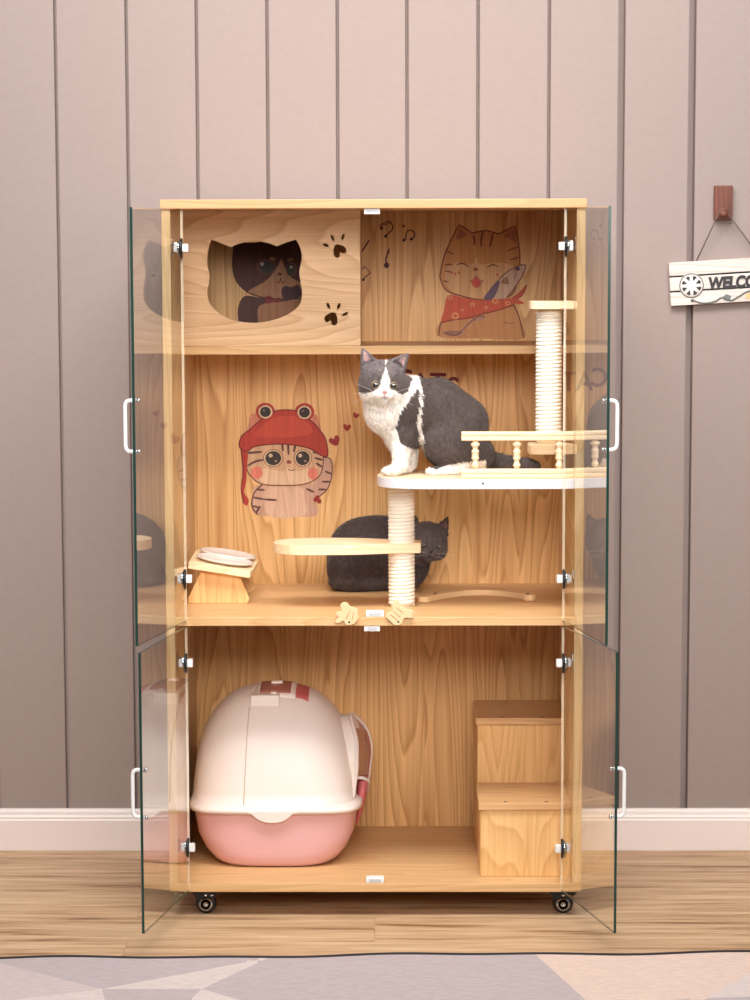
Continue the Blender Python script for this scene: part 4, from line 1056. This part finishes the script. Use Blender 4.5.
def fur_mat(name, attr=True, rgb=(80, 72, 74)):
    m, nt, b = newmat(name); N = nt.nodes.new; L = nt.links.new
    tc = N('ShaderNodeTexCoord'); mp = N('ShaderNodeMapping'); mp.inputs['Scale'].default_value = (260, 260, 90); L(tc.outputs['Object'], mp.inputs['Vector'])
    n = N('ShaderNodeTexNoise'); n.inputs['Scale'].default_value = 1; n.inputs['Detail'].default_value = 3; L(mp.outputs[0], n.inputs['Vector'])
    cr = N('ShaderNodeMapRange'); cr.inputs['From Min'].default_value = .3; cr.inputs['From Max'].default_value = .7; cr.inputs['To Min'].default_value = .78; cr.inputs['To Max'].default_value = 1.12; L(n.outputs['Fac'], cr.inputs['Value'])
    vm = N('ShaderNodeVectorMath'); vm.operation = 'SCALE'
    a = N('ShaderNodeAttribute'); a.attribute_name = 'coat'; L(a.outputs['Color'], vm.inputs[0])
    L(cr.outputs[0], vm.inputs['Scale']); L(vm.outputs[0], b.inputs['Base Color'])
    nb = N('ShaderNodeTexNoise'); nb.inputs['Scale'].default_value = 75; nb.inputs['Detail'].default_value = 2; nb.inputs['Distortion'].default_value = 1.2; L(tc.outputs['Object'], nb.inputs['Vector'])
    cb = N('ShaderNodeMapRange'); cb.inputs['From Min'].default_value = .35; cb.inputs['From Max'].default_value = .62; cb.inputs['To Min'].default_value = .80; cb.inputs['To Max'].default_value = 1.06; L(nb.outputs['Fac'], cb.inputs['Value'])
    vm2 = N('ShaderNodeVectorMath'); vm2.operation = 'SCALE'; L(vm.outputs[0], vm2.inputs[0]); L(cb.outputs[0], vm2.inputs['Scale']); L(vm2.outputs[0], b.inputs['Base Color'])
    b.inputs['Roughness'].default_value = .85; b.inputs['Specular IOR Level'].default_value = .15
    b.inputs['Sheen Weight'].default_value = .25; b.inputs['Sheen Roughness'].default_value = .4
    bp = N('ShaderNodeBump'); bp.inputs['Strength'].default_value = .7; bp.inputs['Distance'].default_value = .0012; L(n.outputs['Fac'], bp.inputs['Height']); L(bp.outputs['Normal'], b.inputs['Normal'])
    return m
def fur_blades(name, V, Q, parent, mat, colour, n, length, lay, seed=2, skip=None):
    """short coat: thin tapered hairs rooted on the skin, laid along `lay`"""
    rng = np.random.default_rng(seed)
    T_ = np.concatenate([Q[:, [0, 1, 2]], Q[:, [0, 2, 3]]])
    a, b, c_ = V[T_[:, 0]], V[T_[:, 1]], V[T_[:, 2]]; nr = np.cross(b-a, c_-a); ar = np.linalg.norm(nr, axis=1); nr = nr/(ar[:, None]+1e-12)
    pick = rng.choice(len(T_), n, p=ar/ar.sum()); u = rng.random((n, 2)); f = u.sum(1) > 1; u[f] = 1-u[f]
    P = a[pick]+(b-a)[pick]*u[:, :1]+(c_-a)[pick]*u[:, 1:]; Nn = nr[pick]
    if skip is not None: k = ~skip(P); P = P[k]; Nn = Nn[k]
    n = len(P)
    d = lay(P); d = d-Nn*(d*Nn).sum(1)[:, None]; d /= (np.linalg.norm(d, axis=1)[:, None]+1e-9)
    d = d*.85+Nn*.42+rng.normal(0, .16, (n, 3)); d /= np.linalg.norm(d, axis=1)[:, None]
    L_ = length*rng.uniform(.6, 1.25, (n, 1)); s = np.cross(d, Nn+rng.normal(0, .5, (n, 3))); s /= (np.linalg.norm(s, axis=1)[:, None]+1e-9); w = .00032
    V3 = np.concatenate([P-s*w-Nn*.0004, P+s*w-Nn*.0004, P+d*L_], 0)
    C = colour(P); C = C*rng.uniform(.86, 1.14, (n, 1)); C = np.clip(np.concatenate([C*.85, C*.85, np.minimum(C*1.12, 1)], 0), 0, 1)
    Mi = np.array(wmat(parent).inverted()); Vl = V3@Mi[:3, :3].T+Mi[:3, 3]
    me = bpy.data.meshes.new(name); ar_ = np.arange(n); F = np.stack([ar_, ar_+n, ar_+2*n], 1)
    me.from_pydata(Vl.tolist(), [], F.tolist()); me.update()
    at = me.color_attributes.new('coat', 'FLOAT_COLOR', 'POINT'); at.data.foreach_set('color', np.c_[C, np.ones(len(C))].astype(np.float32).ravel())
    me.materials.append(mat); o = bpy.data.objects.new(name, me); COL.objects.link(o); o.parent = parent; return o
def rotm(yaw, pitch=0, roll=0):
    return np.array((Matrix.Rotation(yaw, 3, 'Z') @ Matrix.Rotation(pitch, 3, 'X') @ Matrix.Rotation(roll, 3, 'Y')))
def inpoly(x, z, poly):
    r = np.zeros(x.shape, bool); n = len(poly); j = n-1
    for i in range(n):
        xi, zi = poly[i]; xj, zj = poly[j]
        c_ = ((zi > z) != (zj > z)) & (x < (xj-xi)*(z-zi)/(zj-zi+1e-12)+xi); r ^= c_; j = i
    return r
PXM = 2720.8/5.33      # pixels per metre near the sitting cat
MFUR = fur_mat('cat_fur')
M_EYEB = plain('eye_dark', (20, 16, 14), .08, spec=.8, coat=1)
M_NOSE = plain('nose_pink', (214, 138, 140), .45)
M_WHISK = plain('whisker', (245, 240, 235), .5)
M_EARIN = plain('ear_inner', (206, 160, 158), .8)

def ear_field(P, base, tip, w, d, R):
    """cone-like shell with a hollowed front"""
    base = np.array(base); tip = np.array(tip); ax = tip-base; L = np.linalg.norm(ax); ax = ax/L
    fw = np.array(R)@np.array([0, -1, 0.]); fw = fw-ax*(fw@ax); fw /= np.linalg.norm(fw); sd = np.cross(ax, fw)
    q = P-base; h = (q@ax)/L; s = q@sd; f = q@fw
    k = np.clip(1-h, 0.04, 1.6)**.8
    out = np.sqrt((s/(w*k))**2+((f)/(d*k))**2)-1
    out = out*np.minimum(w, d)*k*.8
    inn = np.sqrt((s/(w*k*.74))**2+((f-d*.75)/(d*k*.95))**2)-1; inn = inn*np.minimum(w, d)*k*.7
    out = np.maximum(out, -inn)
    return np.maximum(np.maximum(out, (h-.99)*L), -(h+.35)*L)

def head_parts(c, R, s):
    """returns a field for a short-faced cat head; face looks along local -y"""
    c = np.array(c); R = np.array(R)
    def T_(x, y, z): return c+R@(np.array([x, y, z])*s)
    prim = [
        (T_(0, .004, .006), np.array([.041, .040, .037])*s),      # skull
        (T_(-.019, -.008, -.012), np.array([.023, .026, .022])*s),  # cheeks
        (T_(.019, -.008, -.012), np.array([.023, .026, .022])*s),
        (T_(-.0085, -.034, -.0165), np.array([.0115, .012, .0098])*s),  # whisker pads
        (T_(.0085, -.034, -.0165), np.array([.0115, .012, .0098])*s),
        (T_(0, -.028, -.026), np.array([.0115, .013, .009])*s),       # chin
        (T_(0, -.032, -.004), np.array([.0085, .011, .013])*s),       # bridge
        (T_(0, -.020, .014), np.array([.022, .018, .014])*s),
    ]
    def f(P):
        d = ell_dist(P, *prim[0], R)
        for c_, r_ in prim[1:3]: d = smin(d, ell_dist(P, c_, r_, R), .012*s)
        for c_, r_ in (prim[7], prim[6]): d = smin(d, ell_dist(P, c_, r_, R), .007*s)
        for c_, r_ in prim[3:6]: d = smin(d, ell_dist(P, c_, r_, R), .004*s)
        for sx in (-1, 1):   # eye sockets
            e = ell_dist(P, T_(sx*.0162, -.0405, .0005), np.array([.0085, .007, .0070])*s, R); d = -smin(-d, e, .003*s)
        return d
    return f, T_

def eye_set(t, T_, R, s, iris, lookx=0, r=.0085, dx=.0172):
    for sx in (-1, 1):
        e = node('eye', t); 
        c_ = Vector(T_(sx*dx, -.0312, .0008)); Rm = Matrix(R.tolist())
        bm = bm_new(); bmesh.ops.create_uvsphere(bm, u_segments=20, v_segments=14, radius=r*s)
        for f in bm.faces: f.smooth = True
        bm.transform(Matrix.Translation(c_) @ Rm.to_4x4()); obj('eyeball', bm, iris, e)
        bm = bm_new(); bmesh.ops.create_uvsphere(bm, u_segments=18, v_segments=12, radius=r*s*.72)
        for f in bm.faces: f.smooth = True
        bm.transform(Matrix.Translation(c_+Rm@Vector((lookx*s*.001, -r*s*.42, 0))) @ Rm.to_4x4()); obj('pupil', bm, M_EYEB, e)
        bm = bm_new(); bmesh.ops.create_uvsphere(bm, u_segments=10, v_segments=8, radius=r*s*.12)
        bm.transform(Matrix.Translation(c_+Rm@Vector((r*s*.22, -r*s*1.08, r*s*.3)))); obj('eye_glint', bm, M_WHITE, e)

def cat_sitting():
    zp = ZP
    t = thing('cat', 'grey and white shorthair cat sitting on the railed upper platform', 'cat', (aty(437, 474, .16).x, .16, zp))
    def J(u, v, Y): q = aty(u, v, Y); return np.array([q.x, q.y, q.z])
    s = 1.06; hc = J(382.0, 384.0, .115); R = rotm(.13, .05, .05)
    hf, T_ = head_parts(hc, R, s)
    px = 1/PXM
    body = [  # (kind, args, k)
        ('e', J(454, 433, .185), np.array([34, 33, 38])*px, .02, rotm(0, 0, .25)),        # rump
        ('e', J(437, 411.5, .175), np.array([28, 27, 31])*px, .02, rotm(0, 0, .25)),
        ('e', J(414, 407, .160), np.array([25, 25, 30])*px, .02, None),       # shoulders
        ('e', J(390, 411, .140), np.array([26, 24, 25])*px, .02, rotm(0, 0, -.35)),   # chest
        ('e', J(402, 432, .150), np.array([19, 22, 24])*px, .015, None),
        ('c', J(384, 392, .130), J(404, 402, .150), 21*px, 24*px, .02),    # neck
        ('c', J(439, 391.5, .17), J(469, 418, .18), 12*px, 15.5*px, .02),         # back line
        ('e', J(452, 447, .137), np.array([29, 17, 23])*px, .012, rotm(0, 0, .35)),       # near haunch
        ('e', J(456, 448, .232), np.array([28, 15, 22])*px, .012, None),       # far haunch
        ('e', J(476, 455, .180), np.array([19, 26, 16])*px, .02, None),
        ('c', J(462, 468, .128), J(436, 472.2, .118), 6.5*px, 5.2*px, .006),  # near hind foot
        ('e', J(433, 471.6, .116), np.array([7.5, 7.5, 5.0])*px, .004, None),
        ('c', J(462, 464, .235), J(440, 468, .235), 6*px, 5*px, .006),
        ('c', J(402, 436, .125), J(400, 466, .112), 11*px, 7.5*px, .010),      # near foreleg
        ('e', J(391, 471.3, .100), np.array([9.5, 8.5, 5.2])*px, .006, None),
        ('c', J(400, 466, .112), J(392, 471.3, .102), 7*px, 5*px, .005),
        ('c', J(410, 438, .185), J(410, 463, .175), 10*px, 7*px, .008),      # far foreleg
        ('e', J(405, 468.0, .160), np.array([9, 8, 5])*px, .005, None),
    ]
    tail = [J(484, 458, .215), J(500, 462.5, .200), J(515, 464.5, .165), J(528, 465.5, .140), J(535, 466.5, .125)]
    tr = [9.5, 8.3, 7.5, 6.8, 5.6]
    earL = (J(368.5, 363, .118), J(361.6, 346.5, .112)); earR = (J(398.5, 364.5, .118), J(409, 352.5, .112))
    def field(P):
        d = hf(P)
        b = None
        for it in body:
            if it[0] == 'e': dd = ell_dist(P, it[1], it[2], it[4]); k = it[3]
            else: dd = seg_dist(P, it[1], it[2], it[3], it[4]); k = it[5]
            b = dd if b is None else smin(b, dd, k)
        for i in range(4): b = smin(b, seg_dist(P, tail[i], tail[i+1], tr[i]*px, tr[i+1]*px), .006)
        d = smin(d, b, .012)
        for (ba, tp), w in ((earL, .0165), (earR, .0170)): d = smin(d, ear_field(P, ba, tp, w, .0085, R), .0035)
        # fur waviness
        d = d+.0006*np.sin(P[..., 0]*420+P[..., 2]*170)*np.sin(P[..., 2]*310+P[..., 1]*200)
        return np.maximum(d, zp+.0006-P[..., 2])
    grey = lin(88, 76, 72); grey2 = lin(122, 111, 110); white = lin(244, 234, 224); pinkc = lin(214, 176, 172)
    def PX(pts, Y=.15): return [(lambda q: (q.x, q.z))(aty(u, v, Y)) for u, v in pts]
    colb = PX([(412, 360), (500, 360), (510, 440), (545, 455), (545, 480), (496, 472), (486, 460), (462, 461), (448, 464), (436, 468), (428, 466), (424, 452), (424, 440), (421.5, 425), (421.5, 408), (423, 402), (422, 392), (421, 384), (419, 374)], .14)
    cola = PX([(413, 393), (418, 388), (419.5, 396), (420, 405), (418.5, 412), (417, 421), (418.5, 432), (420, 446), (419, 450), (413, 448), (405, 445), (399, 440), (398.5, 433), (395.5, 426), (398, 418), (401, 410), (406, 404)], .14)
    crown = PX([(340, 325), (378, 325), (386, 366), (383.0, 376), (379.0, 386), (374, 391), (365, 394), (357, 392), (352, 380)], .08)
    crown2 = PX([(386, 366), (394, 325), (425, 330), (412, 380), (408, 392), (402, 395.5), (396, 391.5), (391.5, 384), (388.0, 376)], .08)
    face_c = hc
    def colour(P):
        x = P[:, 0]; z = P[:, 2]; y = P[:, 1]
        j = .0016*np.sin(x*900+z*300)+.0012*np.sin(z*1500+x*400)
        m = inpoly(x+j, z+j*.6, colb) | (inpoly(x+j, z-j*.5, cola) & (y < .2))
        m |= (x > aty(424, 420, .15).x) & (y > .21) & (z > zp+.025)
        headm = (np.linalg.norm(P-hc, axis=1) < .062) | ((z > hc[2]+.02) & (x < hc[0]+.062) & (y < .15))
        m &= ~(headm & (y < .15))
        h = (inpoly(x+j*.4, z, crown) | inpoly(x+j*.4, z, crown2)) & headm
        h |= headm & (y > hc[1]+.012) & (z > hc[2]-.004)
        tl = x > aty(486, 440, .15).x; m |= tl
        m = m | h
        # belly / feet stay white
        C = np.where(m[:, None], grey, white)
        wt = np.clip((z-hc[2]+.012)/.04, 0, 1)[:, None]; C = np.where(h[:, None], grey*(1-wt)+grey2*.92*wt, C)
        # inner ears
        for (ba, tp) in (earL, earR):
            ax = tp-ba; L = np.linalg.norm(ax); q = P-ba; hh = (q@ax)/L**2; off = np.linalg.norm(q-hh[:, None]*ax, axis=1)
            inn = (hh > .12) & (hh < .85) & (off < .010*(1-hh)) & (y < ba[1]+.001); C = np.where(inn[:, None], pinkc, C)
        return C
    lo = (aty(350, 400, .1).x, .06, zp-.004); hi = (aty(545, 400, .2).x, .275, aty(400, 338, .1).z+.006)
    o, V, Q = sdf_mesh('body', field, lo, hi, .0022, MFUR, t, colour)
    def lay(P):
        d = np.zeros_like(P); d[:, 0] = .5; d[:, 2] = -.9
        hm = np.linalg.norm(P-hc, axis=1) < .055; d[hm] = (P[hm]-(hc+R@np.array([0, -.045, -.005]))); return d
    nosep = T_(0, -.045, -.0075)
    eyes = [T_(sx*.0158, -.036, .0005) for sx in (-1, 1)]
    def skip(P): return (np.linalg.norm(P-nosep, axis=1) < .007) | (np.linalg.norm(P-eyes[0], axis=1) < .0115) | (np.linalg.norm(P-eyes[1], axis=1) < .0115)
    fur_blades('coat', V, Q, t, MFUR, colour, 60000, .0052, lay, 2, skip)
    eye_set(t, T_, R, s, plain('eye_amber_grey', (120, 104, 82), .12, coat=1), 0, .0088, .0160)
    # nose and mouth
    bm = bm_new(); bmesh.ops.create_uvsphere(bm, u_segments=14, v_segments=10, radius=1)
    bm.transform(Matrix.Translation(Vector(T_(0, -.0440, -.0100))) @ Matrix(R.tolist()).to_4x4() @ Matrix.Diagonal((.0048*s, .0036*s, .0032*s, 1)))
    for f in bm.faces: f.smooth = True
    obj('nose', bm, M_NOSE, t)
    bm = bm_new(); add_tube(bm, smooth_path([T_(-.007, -.0450, -.0195), T_(-.003, -.0475, -.0205), T_(0, -.0450, -.0165), T_(.003, -.0475, -.0205), T_(.007, -.0450, -.0195)], 4), .0007, 6); obj('mouth', bm, plain('mouth_line', (160, 100, 98), .6), t)
    bm = bm_new()
    for sx in (-1, 1):
        for k, (dz, dr) in enumerate(((.004, .012), (0, .0), (-.004, -.010))):
            a = T_(sx*.012, -.043, -.015+dz*.4); b = T_(sx*.034, -.046, -.013+dz+dr*.4); c_ = T_(sx*.056, -.036, -.016+dz*2+dr)
            bm = bm_new(); add_tube(bm, smooth_path([a, b, c_], 4), .00016, 4); obj('whisker', bm, M_WHISK, t)
cat_sitting()

def cat_crouching():
    zp = ZM; PX2 = 2720.8/5.58; px = 1/PX2
    t = thing('cat', 'dark grey cat crouching behind the rope post on the middle shelf', 'cat', (aty(372, 590, .43).x, .43, zp))
    def J(u, v, Y): q = aty(u, v, Y); return np.array([q.x, q.y, q.z])
    s = .98; hc = J(427.5, 542.5, .375); R = rotm(.20, .14, .12)
    hf, T_ = head_parts(hc, R, s)
    body = [
        ('e', J(360, 555, .435), np.array([33, 30, 37])*px, .02, None),
        ('e', J(380, 552, .435), np.array([36, 29, 37])*px, .02, None),
        ('e', J(400, 560, .425), np.array([24, 27, 30])*px, .02, None),
        ('e', J(412, 560, .415), np.array([18, 20, 26])*px, .02, None),
        ('c', J(408, 545, .41), J(424, 545, .385), 17*px, 16*px, .02),
        ('e', J(350, 570, .405), np.array([23, 20, 20])*px, .015, None),
        ('e', J(352, 583, .392), np.array([24, 12, 7])*px, .01, None),
        ('e', J(400, 582, .392), np.array([18, 12, 8])*px, .01, None),
        ('e', J(366, 582, .44), np.array([38, 32, 9])*px, .012, None),
        ('c', J(412, 566, .385), J(414, 583, .370), 8*px, 6*px, .008),
    ]
    earL = (J(414.5, 530, .378), J(413.5, 511, .385)); earR = (J(442, 529, .372), J(448.6, 515.5, .372))
    def field(P):
        d = hf(P); b = None
        for it in body:
            if it[0] == 'e': dd = ell_dist(P, it[1], it[2], it[4]); k = it[3]
            else: dd = seg_dist(P, it[1], it[2], it[3], it[4]); k = it[5]
            b = dd if b is None else smin(b, dd, k)
        d = smin(d, b, .010)
        for (ba, tp) in (earL, earR): d = smin(d, ear_field(P, ba, tp, .0155, .008, R), .0035)
        d = d+.0006*np.sin(P[..., 0]*380+P[..., 2]*170)*np.sin(P[..., 2]*310+P[..., 1]*200)
        return np.maximum(np.maximum(d, zp+.0006-P[..., 2]), P[..., 1]-(D-.004))
    base = lin(80, 68, 66); fc = lin(100, 90, 90)
    def colour(P):
        h = np.linalg.norm(P-hc, axis=1) < .05
        C = np.where(h[:, None], fc, base)
        for (ba, tp) in (earL, earR):
            ax = tp-ba; L = np.linalg.norm(ax); q = P-ba; hh = (q@ax)/L**2; off = np.linalg.norm(q-hh[:, None]*ax, axis=1)
            inn = (hh > .1) & (hh < .8) & (off < .009*(1-hh)) & (P[:, 1] < ba[1]+.001); C = np.where(inn[:, None], lin(128, 104, 104), C)
        return C
    lo = (aty(322, 560, .4).x, .31, zp-.004); hi = (aty(458, 560, .42).x, D+.004, aty(400, 503, .40).z)
    o, V, Q = sdf_mesh('body', field, lo, hi, .0023, MFUR, t, colour)
    def lay(P):
        d = np.zeros_like(P); d[:, 0] = -.8; d[:, 2] = -.6
        hm = np.linalg.norm(P-hc, axis=1) < .05; d[hm] = (P[hm]-(hc+R@np.array([0, -.045, -.005]))); return d
    nosep = T_(0, -.045, -.0075); eyes = [T_(sx*.0172, -.036, .0005) for sx in (-1, 1)]
    def skip(P): return (np.linalg.norm(P-nosep, axis=1) < .006) | (np.linalg.norm(P-eyes[0], axis=1) < .0105) | (np.linalg.norm(P-eyes[1], axis=1) < .0105) | (P[:, 1] > D-.008)
    fur_blades('coat', V, Q, t, MFUR, colour, 36000, .0040, lay, 5, skip)
    eye_set(t, T_, R, s, plain('eye_grey', (104, 104, 100), .12, coat=1), 0, .0070, .0165)
    bm = bm_new(); bmesh.ops.create_uvsphere(bm, u_segments=14, v_segments=10, radius=1)
    bm.transform(Matrix.Translation(Vector(T_(0, -.0440, -.0085))) @ Matrix(R.tolist()).to_4x4() @ Matrix.Diagonal((.0040*s, .0032*s, .0028*s, 1)))
    for f in bm.faces: f.smooth = True
    obj('nose', bm, plain('nose_dark', (40, 32, 34), .4), t)
    bm = bm_new(); add_tube(bm, smooth_path([T_(-.007, -.0450, -.0195), T_(-.003, -.0475, -.0205), T_(0, -.0450, -.0165), T_(.003, -.0475, -.0205), T_(.007, -.0450, -.0195)], 4), .0006, 6); obj('mouth', bm, plain('mouth_dark', (36, 28, 30), .6), t)
    bm = bm_new()
    for sx in (-1, 1):
        for dz in (.003, -.003):
            bm = bm_new(); add_tube(bm, smooth_path([T_(sx*.012, -.043, -.015+dz), T_(sx*.034, -.046, -.016+dz*2), T_(sx*.052, -.036, -.022+dz*3)], 4), .00016, 4); obj('whisker', bm, M_WHISK, t)
cat_crouching()

# ------------------------------------------------------------------ light
def area(name, loc, target, size, power, col=(1, 1, 1), sy=None):
    l = bpy.data.lights.new(name, 'AREA'); l.shape = 'RECTANGLE'; l.size = size; l.size_y = sy or size; l.energy = power; l.color = col
    o = bpy.data.objects.new(name, l); COL.objects.link(o); o.location = loc
    d = Vector(target)-Vector(loc); o.rotation_euler = d.to_track_quat('-Z', 'Y').to_euler(); return o
sb = area('studio_softbox', (.1, -4.0, 2.2), (0, .2, .80), 1.2, 5.3, (1, .985, .965)); sb.data.spread = math.radians(34)
area('ceiling_light', (0, -1.15, 2.95), (0, .3, 1.3), 2.6, 112, (1, .995, .995), .9)
area('front_fill', (2.0, -4.6, 1.9), (0, .3, .7), 1.3, 38, (1, .985, .965))
w = bpy.data.worlds.new('world'); SC.world = w; w.use_nodes = True
w.node_tree.nodes['Background'].inputs[0].default_value = (1, .98, .96, 1); w.node_tree.nodes['Background'].inputs[1].default_value = .17
vs = SC.view_settings; vs.view_transform = 'Standard'; vs.look = 'None'; vs.gamma = 1; vs.exposure = 0; vs.use_curve_mapping = False
